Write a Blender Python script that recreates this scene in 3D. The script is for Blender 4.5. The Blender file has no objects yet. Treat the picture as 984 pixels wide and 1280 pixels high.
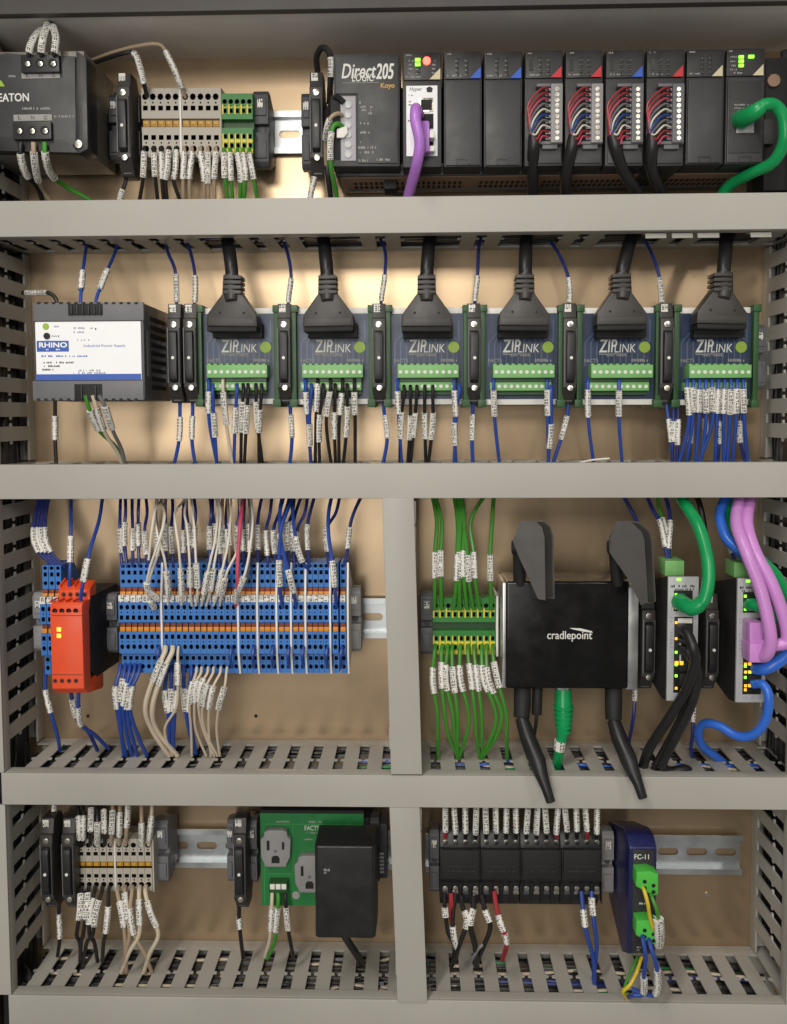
import bpy, bmesh, math, random
from mathutils import Vector, Matrix
random.seed(7)
S = 0.001                                   # the builders below work in millimetres
sc = bpy.context.scene
col = sc.collection

# ------------------------------------------------------------------ camera
F, YAW, PITCH, ROLL, SHY, DIST = 1071.28, math.radians(1.4508), math.radians(-3.3985), math.radians(0.268), -55.3, 740.0
ROT = Matrix.Rotation(YAW, 3, 'Z') @ Matrix.Rotation(PITCH, 3, 'X') @ Matrix.Rotation(ROLL, 3, 'Y')
cam_data = bpy.data.cameras.new('camera')
cam = bpy.data.objects.new('camera', cam_data)
col.objects.link(cam)
sc.camera = cam
cam_data.sensor_fit = 'VERTICAL'
cam_data.sensor_height = 24.0
cam_data.lens = F / 1280.0 * 24.0
cam_data.shift_y = SHY / 1280.0
cam_data.clip_start = 0.01
cam_data.clip_end = 20
cr = ROT.col
mw = Matrix.Identity(4)
for i in range(3):
    mw[i][0] = cr[0][i]; mw[i][1] = cr[2][i]; mw[i][2] = -cr[1][i]
mw[1][3] = -DIST * S
cam.matrix_world = mw

# ------------------------------------------------------------------ world and lamps (a room lit by ceiling fixtures, plus an added fill)
world = bpy.data.worlds.new('World')
sc.world = world
world.use_nodes = True
bg = world.node_tree.nodes['Background']
bg.inputs[0].default_value = (1.0, 0.95, 0.89, 1)
bg.inputs[1].default_value = 0.16
def area(name, loc, target, sx, sy, watt, colr):
    l = bpy.data.lights.new(name, 'AREA'); l.shape = 'RECTANGLE'; l.size = sx; l.size_y = sy
    l.energy = watt; l.color = colr
    o = bpy.data.objects.new(name, l); col.objects.link(o)
    o.location = loc
    o.rotation_euler = (Vector(target) - Vector(loc)).to_track_quat('-Z', 'Y').to_euler()
    return o
area('ceiling_lamp_a', (-0.5, -1.1, 1.3), (0, 0, -0.1), 0.12, 0.9, 12, (1.0, 0.95, 0.87))
area('room_lamp_b', (-0.17, -1.75, 0.56), (0, 0, -0.05), 0.55, 0.3, 10, (1.0, 0.95, 0.87))
area('added_fill_lamp', (-0.5, -2.2, -0.15), (0, 0, -0.12), 0.9, 0.9, 11, (1.0, 0.97, 0.92))  # added soft fill, stands for no known source; brightens the middle rows
area('room_lamp_c', (0.9, -1.9, 0.8), (0, 0, -0.1), 0.12, 0.8, 5, (1.0, 0.95, 0.87))
sc.view_settings.view_transform = 'Standard'
sc.view_settings.look = 'None'
sc.view_settings.exposure = 0.0
sc.view_settings.gamma = 1.0
sc.cycles.max_bounces = 6
sc.cycles.use_denoising = True

# ------------------------------------------------------------------ measuring helpers
def W(px, py, d):
    """millimetre point at photo position (px,py) on the plane d mm in front of the back panel"""
    w = ROT @ Vector(((px - 492) / F, 1.0, -(py - 640 - SHY) / F))
    t = (DIST - d) / w.y
    return Vector((w.x * t, -d, w.z * t))
def X(px, py, d): return W(px, py, d).x
def Z(px, py, d): return W(px, py, d).z
def rect(px0, py0, px1, py1, d):
    mx, my = (px0 + px1) / 2, (py0 + py1) / 2
    return X(px0, my, d), X(px1, my, d), Z(mx, py1, d), Z(mx, py0, d)

# ------------------------------------------------------------------ materials
def lin(c): 
    c /= 255.0
    return c / 12.92 if c <= 0.04045 else ((c + 0.055) / 1.055) ** 2.4
def C(r, g, b): return (lin(r), lin(g), lin(b), 1)
MATS = {}
def mat(name, c, rough=0.5, metal=0.0, var=0.12, scale=60.0, bump=0.0, emit=None, estr=0.0, coat=0.0, spec=0.5, alpha=1.0):
    m = bpy.data.materials.new(name); m.use_nodes = True
    nt = m.node_tree; b = nt.nodes['Principled BSDF']
    tc = nt.nodes.new('ShaderNodeTexCoord')
    n = nt.nodes.new('ShaderNodeTexNoise'); n.inputs['Scale'].default_value = scale; n.inputs['Detail'].default_value = 5
    nt.links.new(tc.outputs['Object'], n.inputs['Vector'])
    r = nt.nodes.new('ShaderNodeMapRange')
    r.inputs['From Min'].default_value = 0.3; r.inputs['From Max'].default_value = 0.7
    r.inputs['To Min'].default_value = 1 - var; r.inputs['To Max'].default_value = 1 + var
    nt.links.new(n.outputs['Fac'], r.inputs['Value'])
    mx = nt.nodes.new('ShaderNodeVectorMath'); mx.operation = 'SCALE'
    mx.inputs[0].default_value = c[:3]
    nt.links.new(r.outputs['Result'], mx.inputs['Scale'])
    nt.links.new(mx.outputs['Vector'], b.inputs['Base Color'])
    r2 = nt.nodes.new('ShaderNodeMapRange')
    r2.inputs['From Min'].default_value = 0.3; r2.inputs['From Max'].default_value = 0.7
    r2.inputs['To Min'].default_value = max(0.05, rough - 0.08); r2.inputs['To Max'].default_value = min(1, rough + 0.08)
    nt.links.new(n.outputs['Fac'], r2.inputs['Value']); nt.links.new(r2.outputs['Result'], b.inputs['Roughness'])
    b.inputs['Metallic'].default_value = metal
    b.inputs['Specular IOR Level'].default_value = spec
    b.inputs['Coat Weight'].default_value = coat
    if alpha < 1: b.inputs['Alpha'].default_value = alpha
    if emit:
        b.inputs['Emission Color'].default_value = emit; b.inputs['Emission Strength'].default_value = estr
    if bump:
        n2 = nt.nodes.new('ShaderNodeTexNoise'); n2.inputs['Scale'].default_value = 900; n2.inputs['Detail'].default_value = 3
        nt.links.new(tc.outputs['Object'], n2.inputs['Vector'])
        bp = nt.nodes.new('ShaderNodeBump'); bp.inputs['Strength'].default_value = bump; bp.inputs['Distance'].default_value = 0.0003
        nt.links.new(n2.outputs['Fac'], bp.inputs['Height']); nt.links.new(bp.outputs['Normal'], b.inputs['Normal'])
    MATS[name] = m
    return m
DUCT = mat('duct_pvc', C(170, 167, 160), 0.45, var=0.09, scale=5, bump=0.1)
DUCTIN = mat('duct_pvc_inside', C(150, 146, 138), 0.6, var=0.08, scale=14)
PAINT = mat('cabinet_paint', C(226, 221, 216), 0.55, var=0.06, scale=20, bump=0.2)
LIP = mat('door_seal', C(84, 80, 78), 0.6, var=0.06, scale=20)
BOXG = mat('filter_case', C(122, 117, 110), 0.45, 0.3, var=0.08, scale=20)
FUSEB = mat('fuse_body', C(54, 51, 49), 0.45, var=0.12, bump=0.15)
VENTB = mat('brown_grille', C(152, 122, 98), 0.5, var=0.12)
STEEL = mat('zinc_steel', C(205, 210, 212), 0.42, 1.0, var=0.1, scale=40)
ALU = mat('aluminium', C(205, 205, 205), 0.38, 1.0, var=0.06)
SCREW = mat('screw_steel', C(215, 210, 200), 0.28, 1.0, var=0.1, scale=300)
BLACK = mat('black_plastic', C(33, 32, 33), 0.42, var=0.15, bump=0.15)
BLACKG = mat('black_gloss', C(9, 9, 10), 0.24, var=0.1)
BLACKM = mat('black_matt', C(26, 25, 25), 0.7, var=0.2)
CHAR = mat('charcoal_plastic', C(45, 44, 45), 0.5, var=0.1, bump=0.25)
CHARD = mat('charcoal_door', C(53, 53, 55), 0.45, var=0.06, bump=0.25)
CAV = mat('cavity_shade', C(22, 20, 19), 0.7)  # near-black colour stands in for the shade inside pits, slots and holes
GREY = mat('grey_terminal', C(176, 170, 158), 0.5, var=0.06)
MIDG = mat('grey_bracket', C(104, 104, 108), 0.5, var=0.08)
DARKG = mat('dark_grey_bracket', C(70, 70, 74), 0.5, var=0.08)
LGREY = mat('light_grey_label', C(168, 166, 172), 0.5, var=0.05)
WHITE = mat('white_plastic', C(228, 226, 220), 0.45, var=0.03)
PAPER = mat('white_label', C(243, 244, 247), 0.5, var=0.02)
SILVERL = mat('silver_label', C(178, 180, 182), 0.45, 0.15, var=0.05)
PRINT = mat('black_print', C(40, 40, 45), 0.6)
PRINTG = mat('grey_print', C(150, 152, 165), 0.6)
WPRINT = mat('white_print', C(222, 222, 216), 0.6, var=0.04)
GPRINT = mat('pale_print', C(150, 148, 146), 0.6, var=0.1)
GOLD = mat('gold_print', C(196, 150, 60), 0.5)
BLUEP = mat('blue_print', C(52, 92, 178), 0.5, var=0.04)
BLUE = mat('blue_terminal', C(46, 112, 188), 0.42, var=0.08)
GREEN = mat('green_terminal', C(46, 124, 50), 0.45, var=0.1)
DGREEN = mat('dark_green_carrier', C(38, 78, 38), 0.45, var=0.1)
LGREEN = mat('light_green_connector', C(118, 176, 104), 0.45, var=0.08)
BGREEN = mat('bright_green_connector', C(80, 190, 72), 0.42, var=0.06)
YELLOW = mat('yellow_plastic', C(222, 200, 52), 0.45, var=0.08)
ORANGE = mat('orange_jumper', C(214, 138, 42), 0.45, var=0.12)
AMBER = mat('amber_jumper', C(200, 152, 48), 0.45, var=0.12)
RUST = mat('brown_jumper', C(128, 58, 34), 0.5, var=0.12)
RELAYO = mat('orange_relay', C(228, 80, 38), 0.42, var=0.04)
PCBB = mat('blue_circuit_board', C(38, 52, 78), 0.35, var=0.08)
TRACE = mat('board_trace', C(66, 88, 124), 0.35, var=0.08)
PCBG = mat('green_circuit_board', C(40, 120, 62), 0.35, var=0.1)
TRACEG = mat('green_trace', C(62, 146, 80), 0.35, var=0.1)
OUTLET = mat('grey_outlet', C(140, 138, 138), 0.45, var=0.05)
NAVY = mat('navy_plastic', C(30, 34, 84), 0.35, var=0.08)
LIME = mat('lime_sticker', C(150, 182, 62), 0.5, var=0.1)
TRI = {'cream': mat('cream_marker', C(206, 196, 162), 0.5), 'blue': mat('blue_marker', C(46, 90, 190), 0.5), 'red': mat('red_marker', C(196, 40, 50), 0.5)}
LEDG = mat('green_indicator', C(120, 255, 60), 0.4, emit=C(140, 255, 50), estr=2.2)
LEDR = mat('red_indicator', C(255, 60, 50), 0.4, emit=C(255, 70, 55), estr=6.0)
LEDO = mat('amber_indicator', C(255, 190, 60), 0.4, emit=C(255, 170, 40), estr=1.3)
LEDY = mat('yellow_indicator', C(255, 230, 80), 0.4, emit=C(255, 215, 60), estr=1.2)
LEDOFF = mat('unlit_indicator', C(30, 32, 28), 0.3)
WC = {'blue': mat('blue_insulation', C(40, 72, 154), 0.38, var=0.08), 'navy': mat('navy_insulation', C(38, 50, 118), 0.38, var=0.08),
      'black': mat('black_insulation', C(30, 28, 28), 0.4, var=0.1), 'cream': mat('cream_insulation', C(206, 192, 170), 0.42, var=0.05),
      'white': mat('white_insulation', C(220, 214, 202), 0.42, var=0.05), 'tan': mat('tan_insulation', C(168, 148, 124), 0.42, var=0.06),
      'green': mat('green_insulation', C(66, 138, 46), 0.38, var=0.08), 'red': mat('red_insulation', C(160, 46, 52), 0.4, var=0.08),
      'pink': mat('pink_insulation', C(192, 74, 100), 0.4, var=0.06), 'yellow': mat('yellow_insulation', C(216, 190, 48), 0.4, var=0.06),
      'grey': mat('grey_insulation', C(118, 116, 118), 0.42, var=0.06),
      'purple': mat('purple_jacket', C(182, 122, 212), 0.3, var=0.04), 'lilac': mat('lilac_jacket', C(206, 142, 212), 0.28, var=0.04),
      'emerald': mat('emerald_jacket', C(16, 150, 84), 0.28, var=0.05), 'bright blue': mat('bright_blue_jacket', C(52, 108, 210), 0.28, var=0.05),
      'jacket': mat('black_jacket', C(32, 31, 32), 0.42, var=0.1)}

def back_panel_material():
    m = bpy.data.materials.new('passivated_steel_sheet'); m.use_nodes = True
    nt = m.node_tree; b = nt.nodes['Principled BSDF']; L = nt.links.new
    tc = nt.nodes.new('ShaderNodeTexCoord')
    mp = nt.nodes.new('ShaderNodeMapping'); mp.inputs['Scale'].default_value = (6, 1, 2.6)
    L(tc.outputs['Object'], mp.inputs['Vector'])
    n1 = nt.nodes.new('ShaderNodeTexNoise'); n1.inputs['Scale'].default_value = 2.0; n1.inputs['Detail'].default_value = 8; n1.inputs['Roughness'].default_value = 0.62
    L(mp.outputs['Vector'], n1.inputs['Vector'])
    n2 = nt.nodes.new('ShaderNodeTexNoise'); n2.inputs['Scale'].default_value = 9; n2.inputs['Detail'].default_value = 6
    L(tc.outputs['Object'], n2.inputs['Vector'])
    cr = nt.nodes.new('ShaderNodeValToRGB')
    cr.color_ramp.elements[0].position = 0.25; cr.color_ramp.elements[0].color = C(166, 145, 118)
    cr.color_ramp.elements[1].position = 0.75; cr.color_ramp.elements[1].color = C(194, 170, 140)
    mixf = nt.nodes.new('ShaderNodeMath'); mixf.operation = 'MULTIPLY_ADD'; mixf.inputs[1].default_value = 0.5
    h = nt.nodes.new('ShaderNodeMath'); h.operation = 'MULTIPLY'; h.inputs[1].default_value = 0.5
    L(n2.outputs['Fac'], h.inputs[0]); L(n1.outputs['Fac'], mixf.inputs[0]); L(h.outputs[0], mixf.inputs[2])
    L(mixf.outputs[0], cr.inputs['Fac'])
    n4 = nt.nodes.new('ShaderNodeTexNoise'); n4.inputs['Scale'].default_value = 6; n4.inputs['Detail'].default_value = 4; n4.inputs['Roughness'].default_value = 0.5; n4.inputs['Distortion'].default_value = 0.6
    L(tc.outputs['Object'], n4.inputs['Vector'])
    sm = nt.nodes.new('ShaderNodeMapRange'); sm.inputs['From Min'].default_value = 0.52; sm.inputs['From Max'].default_value = 0.7; sm.inputs['To Min'].default_value = 1.0; sm.inputs['To Max'].default_value = 0.86
    L(n4.outputs['Fac'], sm.inputs['Value'])
    sv = nt.nodes.new('ShaderNodeVectorMath'); sv.operation = 'SCALE'; L(cr.outputs['Color'], sv.inputs[0]); L(sm.outputs['Result'], sv.inputs['Scale'])
    L(sv.outputs['Vector'], b.inputs['Base Color'])
    rr = nt.nodes.new('ShaderNodeMapRange'); rr.inputs['To Min'].default_value = 0.24; rr.inputs['To Max'].default_value = 0.36
    L(mixf.outputs[0], rr.inputs['Value']); L(rr.outputs['Result'], b.inputs['Roughness'])
    b.inputs['Metallic'].default_value = 0.74
    b.inputs['Specular IOR Level'].default_value = 0.15
    bp = nt.nodes.new("ShaderNodeBump"); bp.inputs["Strength"].default_value = 0.05; bp.inputs['Distance'].default_value = 0.002
    L(n1.outputs['Fac'], bp.inputs['Height'])
    mp3 = nt.nodes.new('ShaderNodeMapping'); mp3.inputs['Scale'].default_value = (8, 1, 420); L(tc.outputs['Object'], mp3.inputs['Vector'])
    n3 = nt.nodes.new('ShaderNodeTexNoise'); n3.inputs['Scale'].default_value = 1.0; n3.inputs['Detail'].default_value = 3; L(mp3.outputs['Vector'], n3.inputs['Vector'])
    bp3 = nt.nodes.new('ShaderNodeBump'); bp3.inputs['Strength'].default_value = 0.03; bp3.inputs['Distance'].default_value = 0.0006
    L(n3.outputs['Fac'], bp3.inputs['Height']); L(bp.outputs['Normal'], bp3.inputs['Normal']); L(bp3.outputs['Normal'], b.inputs['Normal'])
    return m
PANEL = back_panel_material()

def sleeve_material(name, base, seed):
    """white heat-shrink marker sleeve with a printed row of characters running along it (UV: u around, v millimetres along)"""
    m = bpy.data.materials.new(name); m.use_nodes = True
    nt = m.node_tree; b = nt.nodes['Principled BSDF']; L = nt.links.new
    uv = nt.nodes.new('ShaderNodeUVMap')
    oi = nt.nodes.new('ShaderNodeObjectInfo')
    off = nt.nodes.new('ShaderNodeCombineXYZ')
    sc_ = nt.nodes.new('ShaderNodeMath'); sc_.operation = 'MULTIPLY'; sc_.inputs[1].default_value = 97.0
    L(oi.outputs['Random'], sc_.inputs[0]); L(sc_.outputs[0], off.inputs[1]); L(sc_.outputs[0], off.inputs[0])
    add = nt.nodes.new('ShaderNodeVectorMath'); L(uv.outputs['UV'], add.inputs[0]); L(off.outputs[0], add.inputs[1])
    # each character cell holds a random set of strokes: three lengthwise bars and two crossbars
    def mth(op, a, b=None, c=None):
        n = nt.nodes.new('ShaderNodeMath'); n.operation = op
        for k, v in enumerate((a, b, c)):
            if v is None: continue
            if isinstance(v, (int, float)): n.inputs[k].default_value = v
            else: L(v, n.inputs[k])
        return n.outputs[0]
    sp = nt.nodes.new('ShaderNodeSeparateXYZ'); L(add.outputs[0], sp.inputs[0])
    va = mth('DIVIDE', sp.outputs['Y'], 2.5 + seed * 0.05); ub = mth('MULTIPLY', sp.outputs['X'], 3.0)
    p_, q_ = mth('FRACT', va), mth('FRACT', ub)
    cell = nt.nodes.new('ShaderNodeCombineXYZ'); L(mth('FLOOR', va), cell.inputs[0]); cell.inputs[1].default_value = seed
    wn = nt.nodes.new('ShaderNodeTexWhiteNoise'); wn.noise_dimensions = '3D'; L(cell.outputs[0], wn.inputs['Vector'])
    rgb = nt.nodes.new('ShaderNodeSeparateColor'); L(wn.outputs['Color'], rgb.inputs[0])
    inp = mth('MULTIPLY', mth('GREATER_THAN', p_, 0.24), mth('LESS_THAN', p_, 0.9))
    inq = mth('MULTIPLY', mth('GREATER_THAN', q_, 0.18), mth('LESS_THAN', q_, 0.82))
    strokes = []
    for c_, ch in ((0.24, 0), (0.5, 1), (0.76, 2)):
        strokes.append(mth('MULTIPLY', mth('COMPARE', q_, c_, 0.075), mth('GREATER_THAN', rgb.outputs[ch], 0.42)))
    for c_, ch in ((0.31, 1), (0.83, 2)):
        strokes.append(mth('MULTIPLY', mth('COMPARE', p_, c_, 0.085), mth('LESS_THAN', rgb.outputs[ch], 0.72)))
    acc = strokes[0]
    for s_ in strokes[1:]: acc = mth('MAXIMUM', acc, s_)
    ink = mth('MULTIPLY', mth('MULTIPLY', acc, inp), inq)
    mx = nt.nodes.new('ShaderNodeMix'); mx.data_type = 'RGBA'
    L(ink, mx.inputs[0]); mx.inputs[6].default_value = base; mx.inputs[7].default_value = C(66, 62, 60)
    L(mx.outputs[2], b.inputs['Base Color']); b.inputs['Roughness'].default_value = 0.5
    return m
SLEEVE = sleeve_material('marker_sleeve_white', C(228, 226, 219), 1.3)
GLYPH = sleeve_material('marker_tag_white', C(226, 224, 216), 4.1)

# ------------------------------------------------------------------ mesh helpers
class MB:
    def __init__(self): self.v = []; self.f = []; self.m = []; self.uv = {}
    def add(self, vs, fs, mi=0):
        o = len(self.v); self.v += [Vector(p) for p in vs]
        for f in fs: self.f.append([o + i for i in f]); self.m.append(mi)
        return self
    def box(self, x0, x1, d0, d1, z0, z1, mi=0):
        a, b = -max(d0, d1), -min(d0, d1)
        x0, x1 = min(x0, x1), max(x0, x1); z0, z1 = min(z0, z1), max(z0, z1)
        return self.add([(x0, a, z0), (x1, a, z0), (x1, b, z0), (x0, b, z0), (x0, a, z1), (x1, a, z1), (x1, b, z1), (x0, b, z1)],
                        [(0, 1, 5, 4), (1, 2, 6, 5), (2, 3, 7, 6), (3, 0, 4, 7), (4, 5, 6, 7), (3, 2, 1, 0)], mi)
    def pbox(self, px0, py0, px1, py1, df, db, mi=0):
        x0, x1, z0, z1 = rect(px0, py0, px1, py1, df)
        return self.box(x0, x1, db, df, z0, z1, mi)
    def prism(self, poly, d0, d1, mi=0):
        """polygon of (x,z), extruded from depth d0 to d1"""
        a = sum(poly[i][0] * poly[(i + 1) % len(poly)][1] - poly[(i + 1) % len(poly)][0] * poly[i][1] for i in range(len(poly)))
        if a < 0: poly = poly[::-1]
        n = len(poly); f, b = -max(d0, d1), -min(d0, d1)
        vs = [(x, f, z) for x, z in poly] + [(x, b, z) for x, z in poly]
        fs = [tuple(range(n)), tuple(range(2 * n - 1, n - 1, -1))] + [(i, i + n, (i + 1) % n + n, (i + 1) % n) for i in range(n)]
        return self.add(vs, fs, mi)
    def pprism(self, pts, df, db, mi=0):
        return self.prism([(X(a, b, df), Z(a, b, df)) for a, b in pts], df, db, mi)
    def side(self, poly, x0, x1, mi=0):
        """profile of (depth,z), extruded across x"""
        poly = [(-d, z) for d, z in poly]
        a = sum(poly[i][0] * poly[(i + 1) % len(poly)][1] - poly[(i + 1) % len(poly)][0] * poly[i][1] for i in range(len(poly)))
        if a < 0: poly = poly[::-1]
        n = len(poly)
        vs = [(x0, y, z) for y, z in poly] + [(x1, y, z) for y, z in poly]
        fs = [tuple(range(n - 1, -1, -1)), tuple(range(n, 2 * n))] + [(i, (i + 1) % n, (i + 1) % n + n, i + n) for i in range(n)]
        return self.add(vs, fs, mi)
    def top(self, poly, z0, z1, mi=0):
        """plan outline of (x,depth), extruded up z"""
        poly = [(x, -d) for x, d in poly]
        a = sum(poly[i][0] * poly[(i + 1) % len(poly)][1] - poly[(i + 1) % len(poly)][0] * poly[i][1] for i in range(len(poly)))
        if a < 0: poly = poly[::-1]
        n = len(poly)
        vs = [(x, y, z0) for x, y in poly] + [(x, y, z1) for x, y in poly]
        fs = [tuple(range(n - 1, -1, -1)), tuple(range(n, 2 * n))] + [(i, (i + 1) % n, (i + 1) % n + n, i + n) for i in range(n)]
        return self.add(vs, fs, mi)
    def cyl(self, c, axis, r, h, n=12, r2=None, mi=0):
        c = Vector(c); ax = Vector(axis).normalized(); r2 = r if r2 is None else r2
        u = ax.orthogonal().normalized(); w = ax.cross(u)
        vs = []
        for k, rr in ((0, r), (1, r2)):
            for i in range(n):
                t = 2 * math.pi * i / n
                vs.append(c + ax * h * k + (u * math.cos(t) + w * math.sin(t)) * rr)
        fs = [tuple(range(n - 1, -1, -1)), tuple(range(n, 2 * n))] + [(i, (i + 1) % n, (i + 1) % n + n, i + n) for i in range(n)]
        return self.add(vs, fs, mi)
    def disc(self, px, py, d, rpx, thick=0.6, n=12, mi=0):
        """short cylinder facing the viewer"""
        p = W(px, py, d); r = abs(X(px + rpx, py, d) - p.x)
        return self.cyl((p.x, -d, p.z), (0, -1, 0), r, thick, n, mi=mi)
    def tube(self, pts, r, n=8, cap=True, mi=0, uv=False):
        pts = [Vector(p) for p in pts]; k = len(pts)
        rs = r if isinstance(r, (list, tuple)) else [r] * k
        t = [(pts[min(i + 1, k - 1)] - pts[max(i - 1, 0)]).normalized() for i in range(k)]
        ref = Vector((0, -1, 0)) if abs(t[0].y) < 0.9 else Vector((1, 0, 0))
        u = (ref - t[0] * ref.dot(t[0])).normalized()
        o = len(self.v); dist = 0.0
        us = []
        for i in range(k):
            u = (u - t[i] * u.dot(t[i]))
            u = u.normalized() if u.length > 1e-6 else t[i].orthogonal().normalized()
            w = t[i].cross(u)
            if i: dist += (pts[i] - pts[i - 1]).length
            us.append(dist)
            for j in range(n):
                a = 2 * math.pi * j / n
                self.v.append(pts[i] + (u * math.cos(a) + w * math.sin(a)) * rs[i])
        for i in range(k - 1):
            for j in range(n):
                j2 = (j + 1) % n
                if uv: self.uv[len(self.f)] = [(j / n, us[i]), ((j + 1) / n, us[i]), ((j + 1) / n, us[i + 1]), (j / n, us[i + 1])]
                self.f.append([o + i * n + j, o + i * n + j2, o + (i + 1) * n + j2, o + (i + 1) * n + j]); self.m.append(mi)
        if cap:
            self.f.append([o + j for j in range(n - 1, -1, -1)]); self.m.append(mi)
            self.f.append([o + (k - 1) * n + j for j in range(n)]); self.m.append(mi)
        return self
    def mesh(self, name, mats, bevel=0.0, origin=(0, 0, 0), smooth=38, segs=2):
        o = Vector(origin)
        me = bpy.data.meshes.new(name)
        me.from_pydata([tuple((p - o) * S) for p in self.v], [], self.f)
        mats = mats if isinstance(mats, (list, tuple)) else [mats]
        for m in mats: me.materials.append(m)
        if any(self.m):
            me.polygons.foreach_set('material_index', self.m)
        if self.uv:
            lay = me.uv_layers.new(name='UVMap')
            for fi, co in self.uv.items():
                ls = me.polygons[fi].loop_start
                for q, c in enumerate(co): lay.data[ls + q].uv = c
        if bevel:
            bm = bmesh.new(); bm.from_mesh(me)
            es = [e for e in bm.edges if len(e.link_faces) == 2 and e.calc_face_angle(0) > 0.5]
            bmesh.ops.bevel(bm, geom=es, offset=bevel * S, segments=segs, profile=0.6, affect='EDGES', clamp_overlap=True)
            bm.to_mesh(me); bm.free()
        if smooth:
            me.shade_smooth(); me.set_sharp_from_angle(angle=math.radians(smooth))
        return me

ORG = {}
def tag(o, label=None, cat=None, group=None, kind=None):
    if label: o['label'] = label
    if cat: o['category'] = cat
    if group: o['group'] = group
    if kind: o['kind'] = kind
    return o
def thing(name, label, cat, origin, group=None):
    o = bpy.data.objects.new(name, None); col.objects.link(o)
    o.empty_display_size = 0.01
    o.location = Vector(origin) * S; ORG[o] = Vector(origin)
    return tag(o, label, cat, group)
def part(name, mb, m, parent, bevel=0.0, smooth=38, label=None, segs=2):
    me = mb.mesh(name, m, bevel, ORG[parent], smooth, segs)
    o = bpy.data.objects.new(name, me); col.objects.link(o); o.parent = parent
    ORG[o] = ORG[parent]
    if label: o['label'] = label
    return o
def solo(name, mb, m, label, cat, origin, group=None, bevel=0.0, smooth=38):
    me = mb.mesh(name, m, bevel, origin, smooth)
    o = bpy.data.objects.new(name, me); col.objects.link(o)
    o.location = Vector(origin) * S; ORG[o] = Vector(origin)
    return tag(o, label, cat, group)
def struct(name, mb, m, bevel=0.0):
    me = mb.mesh(name, m, bevel); o = bpy.data.objects.new(name, me); col.objects.link(o); ORG[o] = Vector((0, 0, 0))
    o['kind'] = 'structure'
    return o
def rep(name, me, parent, loc, rot=None):
    """another child that shares a mesh"""
    o = bpy.data.objects.new(name, me); col.objects.link(o); o.parent = parent
    o.location = (Vector(loc) - ORG[parent]) * S
    if rot: o.rotation_euler = rot
    ORG[o] = Vector(loc)
    return o
def copy_tree(o, parent=None):
    c = o.copy(); col.objects.link(c); c.parent = parent
    for ch in list(o.children): copy_tree(ch, c)
    return c
def copy_thing(o, loc, label, group=None):
    c = copy_tree(o); c.location = Vector(loc) * S; ORG[c] = Vector(loc); c['label'] = label
    if group: c['group'] = group
    return c
FONTC = {}
def text_mesh(s, shear=0.0):
    k = (s, shear)
    if k in FONTC: return FONTC[k]
    cu = bpy.data.curves.new('lettering', 'FONT'); cu.body = s; cu.shear = shear; cu.resolution_u = 3; cu.extrude = 0.0
    o = bpy.data.objects.new('lettering', cu); col.objects.link(o)
    dg = bpy.context.evaluated_depsgraph_get()
    me = o.evaluated_get(dg).to_mesh()
    vs = [tuple(v.co) for v in me.vertices]; fs = [tuple(p.vertices) for p in me.polygons]
    bpy.data.objects.remove(o); bpy.data.curves.remove(cu)
    FONTC[k] = (vs, fs)
    return vs, fs
def text(s, px0, py0, px1, py1, d, m, parent, shear=0.0, bold=0.0, name='lettering'):
    """lettering that fills the photo rectangle, lying on the plane d"""
    vs, fs = text_mesh(s, shear)
    x0, x1, z0, z1 = rect(px0, py0, px1, py1, d)
    a0 = min(v[0] for v in vs); a1 = max(v[0] for v in vs); b0 = min(v[1] for v in vs); b1 = max(v[1] for v in vs)
    mb = MB()
    for k in ([(0, 0)] if not bold else [(0, 0), (bold, 0), (0, bold), (bold, bold)]):
        mb.add([(x0 + (v[0] - a0) / (a1 - a0) * (x1 - x0) + k[0], -d - 0.12 - 0.02 * (k[0] > 0) - 0.03 * (k[1] > 0), z0 + (v[1] - b0) / (b1 - b0) * (z1 - z0) + k[1]) for v in vs], fs)
    return part(name, mb, m, parent, smooth=0)
def dashes(px0, py0, px1, d, hpx, m, parent, seed=0, fill=0.7, name='small_print'):
    """one line of print too small to read: little marks on the plane d"""
    rnd = random.Random(seed); mb = MB(); x = px0
    while x < px1 - 0.8:
        w = rnd.uniform(0.7, 1.9)
        if rnd.random() < fill:
            a, b, c, e = rect(x, py0 + hpx * rnd.choice((0, 0, .25)), min(x + w, px1), py0 + hpx, d)
            mb.box(a, b, d, d + 0.12, c, e)
        x += w + rnd.uniform(0.4, 0.9)
    if mb.f: return part(name, mb, m, parent, smooth=0)
ORD = ['first', 'second', 'third', 'fourth', 'fifth', 'sixth', 'seventh', 'eighth', 'ninth', 'tenth', 'eleventh', 'twelfth', 'thirteenth',
       'fourteenth', 'fifteenth', 'sixteenth', 'seventeenth', 'eighteenth', 'nineteenth', 'twentieth', 'twenty-first', 'twenty-second', 'twenty-third', 'twenty-fourth',
       'twenty-fifth', 'twenty-sixth', 'twenty-seventh', 'twenty-eighth', 'twenty-ninth', 'thirtieth', 'thirty-first', 'thirty-second', 'thirty-third', 'thirty-fourth', 'thirty-fifth', 'thirty-sixth']

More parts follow.
